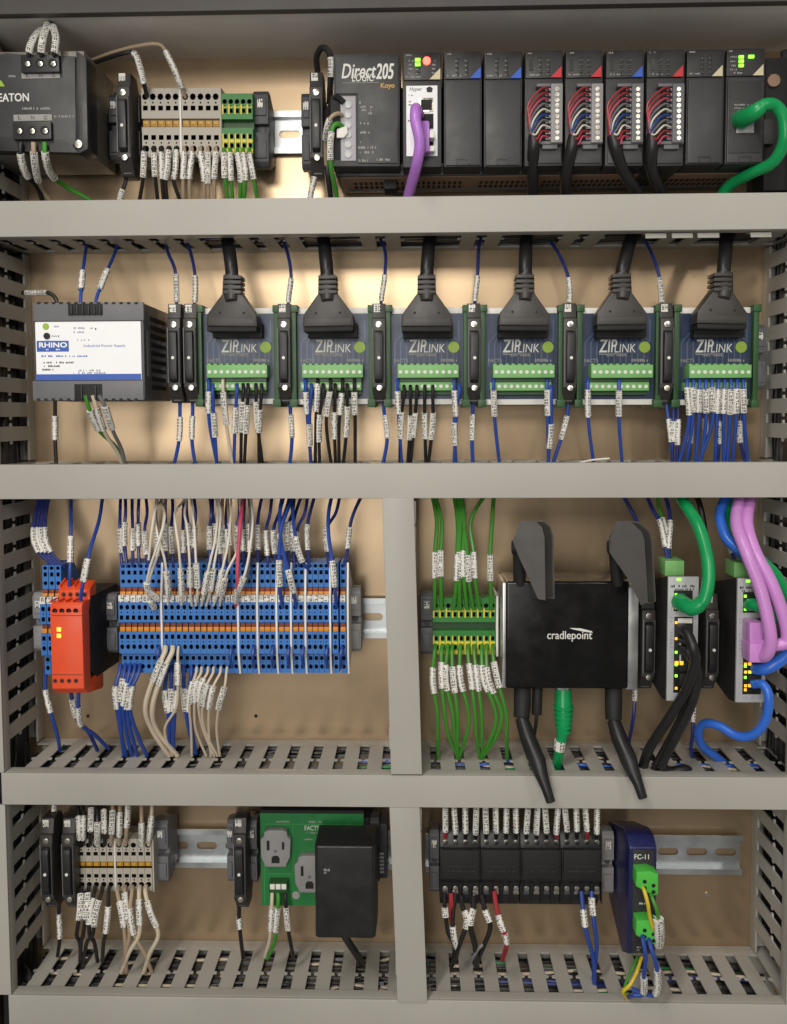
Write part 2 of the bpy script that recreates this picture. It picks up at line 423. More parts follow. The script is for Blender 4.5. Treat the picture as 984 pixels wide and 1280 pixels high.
# ------------------------------------------------------------------ wires
def spline(pts, n=7):
    out = []
    P_ = [pts[0]] + list(pts) + [pts[-1]]
    for i in range(1, len(P_) - 2):
        p0, p1, p2, p3 = P_[i - 1], P_[i], P_[i + 1], P_[i + 2]
        for k in range(n):
            t = k / n
            out.append(tuple(0.5 * (2 * b + (c - a) * t + (2 * a - 5 * b + 4 * c - e) * t * t + (3 * b - a - 3 * c + e) * t ** 3) for a, b, c, e in zip(p0, p1, p2, p3)))
    out.append(tuple(pts[-1]))
    return out
def wire(label, colr, pts, r=1.35, sleeves=(), group=None, cat='wire', name='wire', sr=None, n=8):
    """pts: (px,py,depth) control points; sleeves: spans along it, as photo heights or fractions of the length"""
    raw = spline(pts, 8)
    sp = [W(*p) for p in raw]
    mb = MB().tube(sp, r, n)
    o = solo(name, mb, WC[colr], label, cat, sp[0], group)
    L = [0.0]
    for i in range(1, len(sp)): L.append(L[-1] + (sp[i] - sp[i - 1]).length)
    def at(t):
        s = t * L[-1]
        for i in range(1, len(sp)):
            if L[i] >= s:
                k = (s - L[i - 1]) / max(1e-6, L[i] - L[i - 1]); return sp[i - 1].lerp(sp[i], k)
        return sp[-1]
    def frac(y):
        for i in range(1, len(raw)):
            a, b = raw[i - 1][1], raw[i][1]
            if (a - y) * (b - y) <= 0 and a != b:
                k = (y - a) / (b - a); return (L[i - 1] + k * (L[i] - L[i - 1])) / L[-1]
        return 0.0 if abs(raw[0][1] - y) < abs(raw[-1][1] - y) else 1.0
    for t0, t1 in sleeves:
        if t1 > 1.5: t0, t1 = frac(t0), frac(t1)
        q = [at(t0 + (t1 - t0) * i / 7) for i in range(8)]
        part('marker_sleeve', MB().tube(q, sr or r + 1.0, 10, uv=True), SLEEVE, o)
    return o
def wires(where, rows, group, r=1.35, sr=None):
    """rows: (colour, points, sleeves[, radius]); the label counts along each colour from the left"""
    cnt = {}; tot = {}
    for w in rows: tot[w[0]] = tot.get(w[0], 0) + 1
    for w in sorted(rows, key=lambda w: w[1][0][0]):
        c = w[0]; i = cnt.get(c, 0); cnt[c] = i + 1
        sl = 'with white marker sleeve ' if w[2] else ''
        lab = f'{ORD[i]} {c} wire from the left {where}' if tot[c] > 1 else f'{c} wire {sl}{where}'
        wire(lab, c, w[1], w[3] if len(w) > 3 else r, w[2], group, sr=sr)

# ================================================================== the setting
XL, XR = -331.0, 294.5                    # inner walls of the side ducts
DD = 78.0                                 # duct depth
ZR = {'1t': 165.8, '1b': 141.0, '2t': -37.3, '2b': -61.9, '3t': -284.3, '3b': -307.8, '4t': -469.2, '4b': -494.0}
ZC = 302.1                                # where the mounting panel ends under the cabinet roof
struct('back_panel', MB().box(-430, 400, -3, 0, -620, ZC + 12), PANEL)
struct('cabinet_back_wall', MB().box(-470, 440, -14, -6, -660, 520), PAINT)
mb = MB().box(-470, 440, -2, 82, ZC, ZC + 3)
struct('cabinet_roof', mb, PAINT, 0.8)
struct('cabinet_roof_edge', MB().box(-470, 440, 82.2, 90, ZC - 1.2, ZC + 60), LIP, 0.8)
struct('cabinet_shade_overhang', MB().box(-470, 440, -6, 190, ZC + 62, ZC + 66), PAINT)  # unseen overhang, added and sized to shade the top row from the ceiling lamp
for xx in (-474, 440): struct('cabinet_side_wall', MB().box(xx, xx + 4, -14, 190, -660, ZC + 61.8), PAINT)

# ------------------------------------------------------------------ slotted wire ducts
fp = [(6, 12), (6, 42), (8.7, 42.8), (8.7, 44.8), (6, 45.6), (6, 68), (8.9, 69.5), (8.9, 74)]
fpoly = fp + [(-x, d) for x, d in fp[::-1]]
FING_H = MB().top(fpoly, -0.8, 0.8).mesh('finger', DUCT, 0.25, segs=1)
FING_V = MB().add([(-0.8, -d, u) for u, d in fpoly] + [(0.8, -d, u) for u, d in fpoly],
                  [tuple(range(len(fpoly))), tuple(range(2 * len(fpoly) - 1, len(fpoly) - 1, -1))] +
                  [(i, i + len(fpoly), (i + 1) % len(fpoly) + len(fpoly), (i + 1) % len(fpoly)) for i in range(len(fpoly))]).mesh('finger', DUCT, 0.25, segs=1)
def hduct(label, x0, x1, z0, z1, off=0.0, skip_top=(), skip_bot=(), tilt=0):
    o = thing('wire_duct', label, 'wire duct', ((x0 + x1) / 2, -0, z0), 'horizontal slotted wire ducts')
    part('channel', MB().box(x0, x1, 0.3, 2.2, z0, z1).box(x0, x1, 2.2, 12.5, z0, z0 + 1.6).box(x0, x1, 2.2, 12.5, z1 - 1.6, z1), DUCT, o, 0.2)
    part('cover', MB().box(x0, x1, 75.4, DD, z0 - 1.2, z1 + 1.2).box(x0, x1, 66, 75.4, z0 - 1.2, z0 - 0.2).box(x0, x1, 66, 75.4, z1 + 0.2, z1 + 1.2), DUCT, o, 1.1, segs=3)
    n = int((x1 - x0) / 20)
    for i in range(n + 1):
        x = math.ceil((x0 + 10 - off) / 20) * 20 + off + 20 * i
        if x > x1 - 9: break
        if not any(a < x < b for a, b in skip_top): rep('finger', FING_H, o, (x, 0, z1 - 0.85))
        if not any(a < x < b for a, b in skip_bot): rep('finger', FING_H, o, (x, 0, z0 + 0.85))
    return o
def vduct(label, x0, x1, z0, z1, walls, roty=0.0, grp='vertical slotted wire ducts', cover=True):
    cx = (x0 + x1) / 2
    o = thing('wire_duct', label, 'wire duct', (cx, 0, z0), grp)
    mb = MB().box(x0, x1, 0.3, 2.2, z0, z1)
    for w in walls:
        xx = x0 if w == 'l' else x1 - 1.6
        mb.box(xx, xx + 1.6, 2.2, 12.5, z0, z1)
    if len(walls) == 1:
        xx = x1 - 1.6 if walls == 'l' else x0
        mb.box(xx, xx + 1.6, 2.2, 75, z0, z1)
    part('channel', mb, DUCT, o, 0.2)
    if cover:
        part('cover', MB().box(x0 - 1.2, x1 + 1.2, 75.4, DD, z0, z1).box(x0 - 1.2, x0 - .2, 66, 75.4, z0, z1).box(x1 + .2, x1 + 1.2, 66, 75.4, z0, z1), DUCT, o, 0.7)
    for w in walls:
        xx = x0 + 0.85 if w == 'l' else x1 - 0.85
        z = z1 - 12
        while z > z0 + 8:
            rep('finger', FING_V, o, (xx, 0, z)); z -= 20
    if roty: o.rotation_euler = (0, roty, 0)
    return o
xw0, xw1 = -400.0, 365.0
# gaps in the lower fingers of the first duct where the six black cables pass
gaps = [(X(p, 300, 40) - 15, X(p, 300, 40) + 15) for p in (283, 408, 535, 656, 792, 908)]
DU = hduct('light grey slotted wire duct under the controller row at the top', xw0, xw1, ZR['1b'], ZR['1t'], 3, skip_bot=gaps)
for a, b in ((806, 832), (839, 865), (871, 898), (937, 963)):       # finger tips bent down
    part('bent_finger', MB().side([(60, ZR['1b'] + 1), (72, ZR['1b'] - 2), (73, ZR['1b'] - 6), (71.4, ZR['1b'] - 6), (70.4, ZR['1b'] - 3.4), (60, ZR['1b'] - .6)], X(a, 292, 70), X(b, 292, 70)), DUCT, DU, 0.3)
hduct('light grey slotted wire duct under the row of blue interface boards', xw0, xw1, ZR['2b'], ZR['2t'], 8)
hduct('light grey slotted wire duct below the router and the blue terminal strip', X(2, 985, DD), xw1, ZR['3b'], ZR['3t'], 6)
hduct('light grey slotted wire duct along the bottom edge', X(11, 1262, DD), X(1022, 1262, DD), ZR['4b'], ZR['4t'], 2)
rows_z = [('top controller row', ZR['1t'] + 1.5, 302.0), ('interface board row', ZR['2t'] + 1.5, ZR['1b'] - 1.5), ('blue terminal row', ZR['3t'] + 1.5, ZR['2b'] - 1.5), ('bottom row', ZR['4t'] + 1.5, ZR['3b'] - 1.5)]
for nm, a, b in rows_z:
    vduct(f'vertical slotted wire duct at the left end of the {nm}', XL - 42, XL, a, b, 'r')
    if 'top' not in nm:
        vduct(f'vertical slotted wire duct at the right end of the {nm}', XR, XR + 42, a, b, 'l')
def mid(label, pa, pb, y0, y1):
    xa = (X(pa[0], y0, DD) + X(pa[1], y1, DD)) / 2; xb = (X(pb[0], y0, DD) + X(pb[1], y1, DD)) / 2
    sl = ((X(pa[0], y0, DD) - X(pa[1], y1, DD)) / (Z(pa[0], y0, DD) - Z(pa[1], y1, DD)))
    z0, z1 = Z(500, y1, DD), Z(500, y0, DD)
    o = vduct(label, xa + 1.2, xb - 1.2, z0, z1, 'lr', 0.0, 'short vertical dividers', cover=False)
    zc = (z0 + z1) / 2
    def sk(x, z): return x + (z - zc) * sl
    mb = MB()
    for (u0, u1, d0, d1) in ((xa, xb, 76.6, DD + 1.6), (xa, xa + 1, 67, 76.6), (xb - 1, xb, 67, 76.6)):
        mb.prism([(sk(u0, z0), z0), (sk(u1, z0), z0), (sk(u1, z1), z1), (sk(u0, z1), z1)], d0, d1)
    part('cover', mb, DUCT, o, 0.6)
mid('light grey vertical duct between the blue terminal strip and the router', (478, 489), (518, 527), 622, 967)
mid('light grey vertical duct between the power adapter and the black relays', (487, 497), (526, 533), 1009, 1251)

# bundles of wire lying in the ducts, seen through the slots
def bundle(name, label, x0, x1, z0, z1, cols, k, seed, vertical=False):
    rnd = random.Random(seed); mb = MB(); ms = [WC[c] for c in cols]
    H_ = (z1 - z0) if not vertical else (x1 - x0)
    for i in range(k):
        fat = i < 16
        ci = 0 if fat else rnd.randrange(1, len(cols))
        d = (14 + (i % 8) * 6.4) if fat else rnd.uniform(18, 60)
        w = (6 + (i // 8) * (H_ - 14)) if fat else rnd.uniform(3.5, H_ - 3.5)
        pts = []
        a, b = (x0, x1) if not vertical else (z0, z1)
        s = a + rnd.uniform(0, 10)
        while s < b:
            wig = w + rnd.uniform(-4, 4) * (.3 if fat else 1); dd = d + rnd.uniform(-6, 6) * (.25 if fat else 1)
            wig = min(max(wig, 4), ((z1 - z0) if not vertical else (x1 - x0)) - 4)
            pts.append((s, -dd, z0 + wig) if not vertical else (x0 + wig, -dd, s)); s += rnd.uniform(22, 40)
        if len(pts) > 2: mb.tube(spline(pts, 3), 3.6 if fat else rnd.choice((1.3, 1.4, 1.5)), 6, mi=ci)
    me = mb.mesh(name, ms); o = bpy.data.objects.new(name, me); col.objects.link(o)
    tag(o, label, 'wires', kind='stuff')
bundle('wire_bundle', 'tangle of dark wires inside the duct under the controller row', XL, XR, ZR['1b'], ZR['1t'], ['jacket', 'black', 'navy', 'black'], 34, 1)
bundle('wire_bundle', 'tangle of blue and white wires inside the second duct', XL, XR, ZR['2b'], ZR['2t'], ['jacket', 'navy', 'blue', 'black'], 24, 2)
bundle('wire_bundle', 'tangle of black and blue wires in the left half of the third duct', XL, -5, ZR['3b'], ZR['3t'], ['jacket', 'black', 'navy', 'black', 'black', 'cream'], 30, 3)
bundle('wire_bundle', 'tangle of blue green and white wires in the right half of the third duct', -60, XR, ZR['3b'], ZR['3t'], ['jacket', 'bright blue', 'emerald', 'navy', 'black', 'black', 'cream', 'blue'], 36, 4)
bundle('wire_bundle', 'tangle of black and white wires in the left half of the bottom duct', X(20, 1262, 60), 5, ZR['4b'], ZR['4t'], ['jacket', 'black', 'black', 'cream', 'black', 'grey', 'cream'], 40, 5)
bundle('wire_bundle', 'tangle of green black and cream wires in the right half of the bottom duct', 5, XR, ZR['4b'], ZR['4t'], ['jacket', 'emerald', 'black', 'cream', 'black', 'navy', 'cream'], 40, 6)
bundle('wire_bundle', 'dark wires inside the left vertical duct', XL - 40, XL - 3, -620, 300, ['jacket', 'jacket', 'black', 'navy', 'black'], 26, 7, True)
bundle('wire_bundle', 'purple green and blue wires inside the right vertical duct', XR + 3, XR + 40, -460, 300, ['jacket', 'jacket', 'emerald', 'purple', 'navy', 'black', 'black'], 26, 8, True)

# ------------------------------------------------------------------ DIN rails
def rail(label, x0, x1, zc):
    o = thing('mounting_rail', label, 'rail', ((x0 + x1) / 2, 0, zc - 17.5), 'slotted steel mounting rails')
    mb = MB()
    for s in (1, -1):
        mb.box(x0, x1, 6.5, 7.5, zc + s * 17.5, zc + s * 12.6)
        mb.box(x0, x1, 1.4, 6.5, zc + s * 13.6, zc + s * 12.6)
    # web with oblong slots
    pitch = 25.0; n = max(1, int((x1 - x0) / pitch)); cw = (x1 - x0) / n
    for i in range(n):
        a = x0 + i * cw; c = a + cw / 2; hw, hh = 9.0, 3.2
        ob = []
        for k in range(10):
            t = math.pi - math.pi * (k if k < 5 else k - 1) / 8
            ob.append((c + (-(hw - hh) if k < 5 else hw - hh) + hh * math.cos(t), zc + hh * math.sin(t)))
        top_ = ob; bot = [(x_, 2 * zc - z_) for x_, z_ in ob]
        y = -1.4; zt, zb = zc + 12.6, zc - 12.6
        up = [(a, y, zc)] + [(p[0], y, p[1]) for p in top_] + [(a + cw, y, zc), (a + cw, y, zt), (a, y, zt)]
        lo = [(a, y, zc)] + [(p[0], y, p[1]) for p in bot] + [(a + cw, y, zc), (a + cw, y, zb), (a, y, zb)]
        mb.add(up, [tuple(range(len(up)))]); mb.add(lo, [tuple(range(len(lo) - 1, -1, -1))])
    part('hat_profile', mb, STEEL, o)
    return o
rail('steel rail carrying the controller in the top row', X(30, 165, 7), X(420, 165, 7), Z(360, 165, 7.5))
rail('steel rail behind the blue interface boards', XL + 30, X(958, 450, 7), Z(500, 452, 7.5))
rail('steel rail behind the blue terminal strip', X(44, 773, 7), X(484, 773, 7), Z(465, 773, 7.5))
rail('steel rail behind the router and the switches', X(526, 775, 7), X(945, 775, 7), Z(700, 775, 7.5))
rail('steel rail behind the green outlet board', X(60, 1061, 7), X(492, 1061, 7), Z(250, 1061, 7.5))
rail('steel rail right of the navy converter', X(532, 1068, 7), X(928, 1069, 7), Z(875, 1069, 7.5))

# ------------------------------------------------------------------ fuse holders (lever type)
def make_fuse():
    o = thing('fuse_holder', '', 'fuse holder', (0, 0, 0), 'black lever fuse holders')
    part('body', MB().side([(2, -22), (2, 22), (30, 26), (38, 39.5), (53, 39.5), (55, 28), (57.5, 27), (57.5, -27), (52, -33), (48, -39.5), (34, -39.5), (28, -26)], -5.2, 5.2), FUSEB, o, 0.5)
    part('lever', MB().side([(57, -24), (61, -21), (62.5, -14), (61.5, 0), (62.5, 12), (61.5, 16), (57, 18)], -3.1, 3.1), BLACK, o, 0.6)
    for s in (-1, 1):
        part('edge_strip', MB().box(s * 4.1, s * 4.9, 50, 59.2, -24, 20), DARKG if s > 0 else MIDG, o, 0.2)
    part('screw', MB().cyl((0, -57.6, 22.5), (0, -1, 0), 2.5, 0.9), SCREW, o, 0.2)
    part('screw', MB().cyl((0.4, -57.0, -27.5), (0, -1, 0), 2.3, 1.4), SCREW, o, 0.2)
    part('indicator', MB().cyl((0.2, -61.6, -4), (0, -1, 0), 1.3, 0.7, 8), WHITE, o)
    t = MB().box(-4.0, 1.2, 53.2, 54.2, 31.2, 38.6)
    t.uv = {0: [(0.05, 0), (0.05, 5.5), (0.42, 5.5), (0.42, 0)]}
    part('marker_tag', t, GLYPH, o)
    part('lower_tag', MB().box(-3.2, 3.2, 48.6, 49.6, -38, -32.5), DARKG, o)
    return o
FUSE = make_fuse(); fuse_used = [False]
def fuse(px, py, label, d=60):
    p = W(px, py, d); loc = (p.x, 0, p.z)
    if not fuse_used[0]:
        fuse_used[0] = True; FUSE.location = Vector(loc) * S; FUSE['label'] = label; return FUSE
    return copy_thing(FUSE, loc, label)

# ------------------------------------------------------------------ end brackets
def make_bracket(w=10.5, h=50, m=None, dark=None):
    o = thing('end_bracket', '', 'end bracket', (0, 0, 0), 'grey rail end brackets')
    k = h / 50
    part('body', MB().side([(4, -18 * k), (4, 18 * k), (24, 25 * k), (33, 25 * k), (36, 22 * k), (36, 3.2), (30, 3.2), (30, -3.2), (36, -3.2), (36, -22 * k), (33, -25 * k), (24, -25 * k)], -w / 2, w / 2), m, o, 0.6)
    part('clamp_screw', MB().cyl((0.5, -30, 0), (0, -1, 0), 2.6, 1.2, 10), DARKG, o)
    part('raised_rib', MB().box(-w / 2 + 1.5, w / 2 - 1.5, 36, 37.4, 8 * k, 20 * k).box(-w / 2 + 1.5, w / 2 - 1.5, 36, 37.4, -20 * k, -8 * k), m, o, 0.4)
    t = MB().box(-2.2, 2.2, 37.4, 38, 13 * k, 18.5 * k); t.uv = {0: [(0.05, 0), (0.05, 3.5), (0.3, 3.5), (0.3, 0)]}
    part('marker_tag', t, GLYPH, o)
    return o
BR = {}
def bracket(px, py, label, w=10.5, h=50, m=MIDG, d=36):
    p = W(px, py, d); loc = (p.x, 0, p.z); k = (w, h, m.name)
    if k not in BR:
        BR[k] = make_bracket(w, h, m); BR[k].location = Vector(loc) * S; ORG[BR[k]] = Vector(loc); BR[k]['label'] = label; return BR[k]
    return copy_thing(BR[k], loc, label)

# ------------------------------------------------------------------ rail terminals
def pits_front(mb, w, d, spec, deep=7.0):
    """front face of a terminal at depth d: spec lists (z_top, z_bottom, kind, hole half width, hole half height)"""
    for z1, z0, kind, hw, hh in spec:
        x0, x1 = -w / 2, w / 2; c = (z0 + z1) / 2; y = -d
        if not kind:
            mb.add([(x0, y, z0), (x1, y, z0), (x1, y, z1), (x0, y, z1)], [(0, 1, 2, 3)]); continue
        R = [(x1, c), (x1, z1), (0, z1), (x0, z1), (x0, c), (x0, z0), (0, z0), (x1, z0)]
        q = 0.72 if kind == 'o' else 1.0
        H = [(hw, 0), (hw * q, hh * q), (0, hh), (-hw * q, hh * q), (-hw, 0), (-hw * q, -hh * q), (0, -hh), (hw * q, -hh * q)]
        vs = [(a, y, b) for a, b in R] + [(a, y, c + b) for a, b in H] + [(a, y + deep, c + b) for a, b in H]
        fs = [(i, (i + 1) % 8, 8 + (i + 1) % 8, 8 + i) for i in range(8)]
        mb.add(vs, fs)
        o = len(mb.v) - 24
        for i in range(8):
            mb.f.append([o + 8 + i, o + 8 + (i + 1) % 8, o + 16 + (i + 1) % 8, o + 16 + i]); mb.m.append(1)
        mb.f.append([o + 16 + i for i in range(8)]); mb.m.append(1)
def shell(mb, w, prof):
    """side cheeks, top, bottom and back of a terminal; prof is an open profile of (depth,z) from front top round the back to front bottom"""
    n = len(prof)
    for s in (-1, 1):
        vs = [(s * w / 2, -d, z) for d, z in prof]
        f = tuple(range(n)); mb.add(vs, [f if s < 0 else f[::-1]])
    for i in range(n - 1):
        (d0, z0), (d1, z1) = prof[i], prof[i + 1]
        if d0 == d1 and d0 in (45, 56, 62): continue      # the pitted fronts are already there
        mb.add([(-w / 2, -d0, z0), (w / 2, -d0, z0), (w / 2, -d1, z1), (-w / 2, -d1, z1)], [(0, 1, 2, 3)])
def make_grey_terminal(w, h, jum):
    k = h / 54.0
    o = thing('terminal_block', '', 'terminal block', (0, 0, 0))
    mb = MB(); H = 27 * k
    sp = [(H, 23.5 * k, '', 0, 0), (23.5 * k, 17.2 * k, 'o', w * .40, 2.7 * k), (17.2 * k, 14.2 * k, 'o', .75, .75), (14.2 * k, 8.8 * k, 's', w * .31, 1.9 * k), (8.8 * k, 3.4 * k, '', 0, 0)]
    pits_front(mb, w, 45, sp + [(-b, -a, c, e, f) for a, b, c, e, f in sp])
    # jumper groove
    mb.box(-w / 2, w / 2, 40, 41, -3.4 * k, 3.4 * k)
    for s in (1, -1): mb.add([(-w / 2, -45, s * 3.4 * k), (w / 2, -45, s * 3.4 * k), (w / 2, -41, s * 3.4 * k), (-w / 2, -41, s * 3.4 * k)], [(0, 1, 2, 3)])
    shell(mb, w, [(45, H), (36, H + 1), (10, 20 * k), (6, 18 * k), (6, -18 * k), (10, -20 * k), (36, -H - 1), (45, -H), (45, -3.4 * k), (40.5, -3.4 * k), (40.5, 3.4 * k), (45, 3.4 * k)])
    part('body', mb, [GREY, CAV], o, smooth=0)
    part('jumper', MB().box(-w / 2 + .5, w / 2 - .4, 41, 43.6, -2.4 * k, 2.2 * k).box(-w / 2 + 1.2, w / 2 - 1.2, 43.6, 44.6, -1.2 * k, 1.6 * k), jum, o, 0.3)
    return o
def make_ground_terminal(w, h):
    k = h / 54.0
    o = thing('terminal_block', '', 'terminal block', (0, 0, 0))
    mb = MB(); H = 27 * k
    up = [(H, 22.6 * k, '', 0, 0), (22.6 * k, 17.0 * k, 'o', w * .38, 2.3 * k), (17.0 * k, 14.2 * k, 'o', .7, .7), (14.2 * k, 8.6 * k, 's', w * .3, 1.9 * k), (8.6 * k, 4.0 * k, '', 0, 0)]
    pits_front(mb, w, 45, up + [(-b, -a, c, e, f) for a, b, c, e, f in up])
    mb.box(-w / 2, w / 2, 38, 39, -4 * k, 4 * k, 2)
    shell(mb, w, [(45, H), (36, H + 1), (10, 20 * k), (6, 18 * k), (6, -18 * k), (10, -20 * k), (36, -H - 1), (45, -H), (45, -4 * k), (38.5, -4 * k), (38.5, 4 * k), (45, 4 * k)])
    part('body', mb, [GREEN, CAV, DGREEN], o, smooth=0)
    a = w / 2
    part('yellow_mark', MB().box(-a * .9, -a * .42, 44.6, 45.3, 8.4 * k, 17 * k).box(-a * .42, a * .9, 44.6, 45.25, 14.3 * k, 15.1 * k).box(-a * .9, a * .9, 44.6, 45.3, -26.6 * k, -22.8 * k).box(-a * .9, -a * .45, 44.6, 45.3, -22.6 * k, -9 * k).box(-a * .4, a * .9, 44.6, 45.25, -17.0 * k, -14.2 * k), YELLOW, o)
    return o
def term_row(make, args, count, px0, px1, py, d, label, group, gaps=()):
    """count terminals between px0 and px1; gaps: index -> px pushed right by a separator plate"""
    free = px1 - px0 - sum(g for _, g in gaps); step = free / count
    proto = make(*args); used = False; out = []
    x = px0
    for i in range(count):
        for gi, g in gaps:
            if gi == i: x += g
        p = W(x + step / 2, py, d); loc = (p.x, 0, p.z)
        lab = label.format(ORD[i])
        if not used:
            proto.location = Vector(loc) * S; proto['label'] = lab; proto['group'] = group; used = True; out.append(proto)
        else: out.append(copy_thing(proto, loc, lab, group))
        x += step
    return step
def wmm(pxw, d): return pxw * (DIST - d) / F

# ================================================================== top row
# ---- surge filter at the far left
d = 82
o = thing('line_filter', 'large dark grey power filter box with three screw terminals above and below', 'power filter', W(50, 215, 20))
part('body', MB().pbox(-26, 64, 107, 190, d - 4, 14), BOXG, o, 1.2)
part('front_panel', MB().pprism([(-26, 72), (8, 66), (30, 68), (94, 70), (95, 180), (-26, 176)], d, d - 4), CHARD, o, 0.8)
part('corner_frame', MB().pprism([(95, 63), (108, 72), (110, 186), (98, 192), (90, 182), (94, 176)], d + 1, d - 20), BLACK, o, 0.8)
part('lower_lip', MB().pprism([(-26, 170), (80, 172), (98, 182), (98, 191), (-26, 188)], d + 0.6, d - 10), BLACK, o, 0.6)
for (x0, y0, x1, y1) in ((26, 68, 74, 90), (16, 152, 64, 174)):
    b = part('terminal_housing', MB().pbox(x0, y0, x1, y1, d + 4, d - 2), BLACK, o, 0.8)
    for i in range(3):
        cx = x0 + (x1 - x0) * (i + .5) / 3; cy = (y0 + y1) / 2
        part('screw_well', MB().disc(cx, cy, d + 4.05, 5.6, 0.3, 14), CAV, b)
        part('screw', MB().disc(cx + .8, cy + 1, d + 4.3, 3.2, 0.6, 12), SCREW, b, 0.15)
for (x0, y0, x1, y1) in ((27, 91, 75, 98), (17, 143, 65, 151)):
    b = part('terminal_label', MB().pbox(x0, y0, x1, y1, d + .5, d - .5), GPRINT, o, 0.15)
    for i, ch in enumerate('LNG'):
        cx = x0 + (x1 - x0) * (i + .5) / 3
        text(ch, cx - 2, y0 + 1.6, cx + 2, y1 - 1.6, d + .5, PRINT, b)
text('EATON', -2, 117, 36, 127, d, WPRINT, o, bold=0.25)
dashes(28, 134, 64, d, 3, GPRINT, o, 3); dashes(68, 144, 92, d, 3, GPRINT, o, 4); dashes(6, 94, 22, d, 2.5, GPRINT, o, 5)
part('warning_sticker', MB().pprism([(-4, 108), (6, 108), (1, 100)], d + .3, d - .3), LIME, o)
part('corner_screw', MB().disc(99, 181, d + 1, 5, 2.2, 14), SCREW, o, 0.4)
wires('looping over the top of the power filter', [
    ('black', [(36, 70, 86), (38, 58, 88), (44, 46, 84), (54, 36, 66), (50, 36, 40), (30, 58, 22)], [(66, 38)], 1.8),
    ('black', [(52, 70, 86), (52, 60, 88), (55, 44, 86), (61, 28, 72), (60, 34, 40), (40, 60, 22)], [(66, 31)], 1.8),
    ('black', [(68, 70, 86), (69, 60, 88), (70, 46, 86), (65, 29, 72), (66, 36, 40), (54, 60, 22)], [(66, 34)], 1.8)], 'power filter input wires', sr=2.8)
wires('hanging from the bottom of the power filter', [
    ('black', [(26, 178, 86), (26, 195, 84), (33, 218, 70), (48, 236, 46), (56, 262, 34)], [(192, 221)], 1.9),
    ('tan', [(42, 178, 86), (43, 196, 84), (47, 222, 66), (56, 240, 46), (70, 262, 34)], [(190, 226)], 1.9),
    ('green', [(56, 178, 86), (57, 196, 84), (64, 218, 66), (84, 234, 46), (112, 250, 36), (120, 262, 34)], [(190, 223)], 1.9)], 'power filter output wires', sr=2.9)
# ---- fuse holder, grey and green terminals
bracket(143, 158, 'grey end bracket between the power filter and the first fuse holder', 9, 52, DARKG)
fuse(153, 151, 'black lever fuse holder beside the power filter')
bracket(168, 158, 'dark end bracket between the first fuse holder and the grey terminals', 9, 52, DARKG)
st = wmm(9.5, 45)
term_row(make_grey_terminal, (st, 54, AMBER), 10, 177.5, 275, 153.5, 45, '{} grey terminal from the left in the top row strip', 'grey terminals in the top row', [(5, 2.4)])
p = W(225.8, 153.5, 45.5); solo('separator_plate', MB().box(p.x - .7, p.x + .7, 8, 45.6, p.z - 27.5, p.z + 27.5), WHITE, 'thin pale separator plate between two halves of the top grey terminals', 'separator', (p.x, 0, p.z - 27))
p = W(276, 153.5, 45.5); solo('separator_plate', MB().box(p.x - .6, p.x + .6, 8, 45.6, p.z - 28, p.z + 28), GREY, 'thin grey end plate between the top grey and green terminals', 'separator', (p.x, 0, p.z - 27))
term_row(make_ground_terminal, (wmm(7.75, 45), 47), 5, 277.5, 316, 154.5, 45, '{} green and yellow ground terminal from the left in the top row', 'green ground terminals in the top row')
bracket(326, 160, 'dark grey end bracket right of the top green terminals', 12.5, 60, DARKG)
bracket(383, 163, 'dark grey end bracket left of the controller power module', 8, 60, DARKG)
fuse(395, 151, 'black lever fuse holder left of the controller with a wire loop above')
wires('arching from the power filter to the top terminals', [
    ('black', [(108, 82, 30), (128, 75, 46), (150, 68, 56), (167, 66, 58), (174, 80, 58), (181, 108, 54), (184, 122, 44)], [(.6, .86)], 1.7),
    ('tan', [(108, 78, 28), (140, 66, 50), (175, 57, 60), (200, 56, 62), (211, 72, 60), (222, 96, 56), (232, 122, 44)], [(.7, .93)], 1.4)], 'wires over the top terminals', sr=2.5)
wires('hanging below the top row fuse holder', [('black', [(159, 210, 40), (157, 228, 40), (151, 245, 40), (149, 262, 40)], [(237, 258)], 1.7)], 'black wires below the top terminals', sr=2.5)
g = []
for a, b, c in ((181, 178, 172), (192, 195, 199), (202, 203, 206), (212, 207, 211), (221, 218, 231)):
    g.append(('black', [(a, 184, 44), (a + (b - a) * .3, 194, 49), ((b + a) / 2, 212, 50), (b, 230, 46), (c, 264, 36)], [(191 + random.uniform(-2, 3), 223 + random.uniform(-3, 5))], 1.6))
for a, b in ((230.5, 229), (240, 237), (251, 255), (260, 260), (270, 268)):
    g.append(('tan', [(a, 184, 44), (a, 194, 49), (b, 222, 49), (b + 1, 264, 36)], [(191, 226 + random.uniform(-3, 5))], 1.5))
for a, b, c in ((280.5, 281, 288), (288, 289, 292), (297, 301, 299), (304, 307, 303), (312, 317, 324)):
    g.append(('green', [(a, 186, 44), (a, 194, 49), (b, 222, 49), (c, 264, 36)], [(192, 224 + random.uniform(-3, 4))], 1.6))
wires('dropping from the top row terminals', g, 'wires dropping from the top row terminals', sr=2.45)

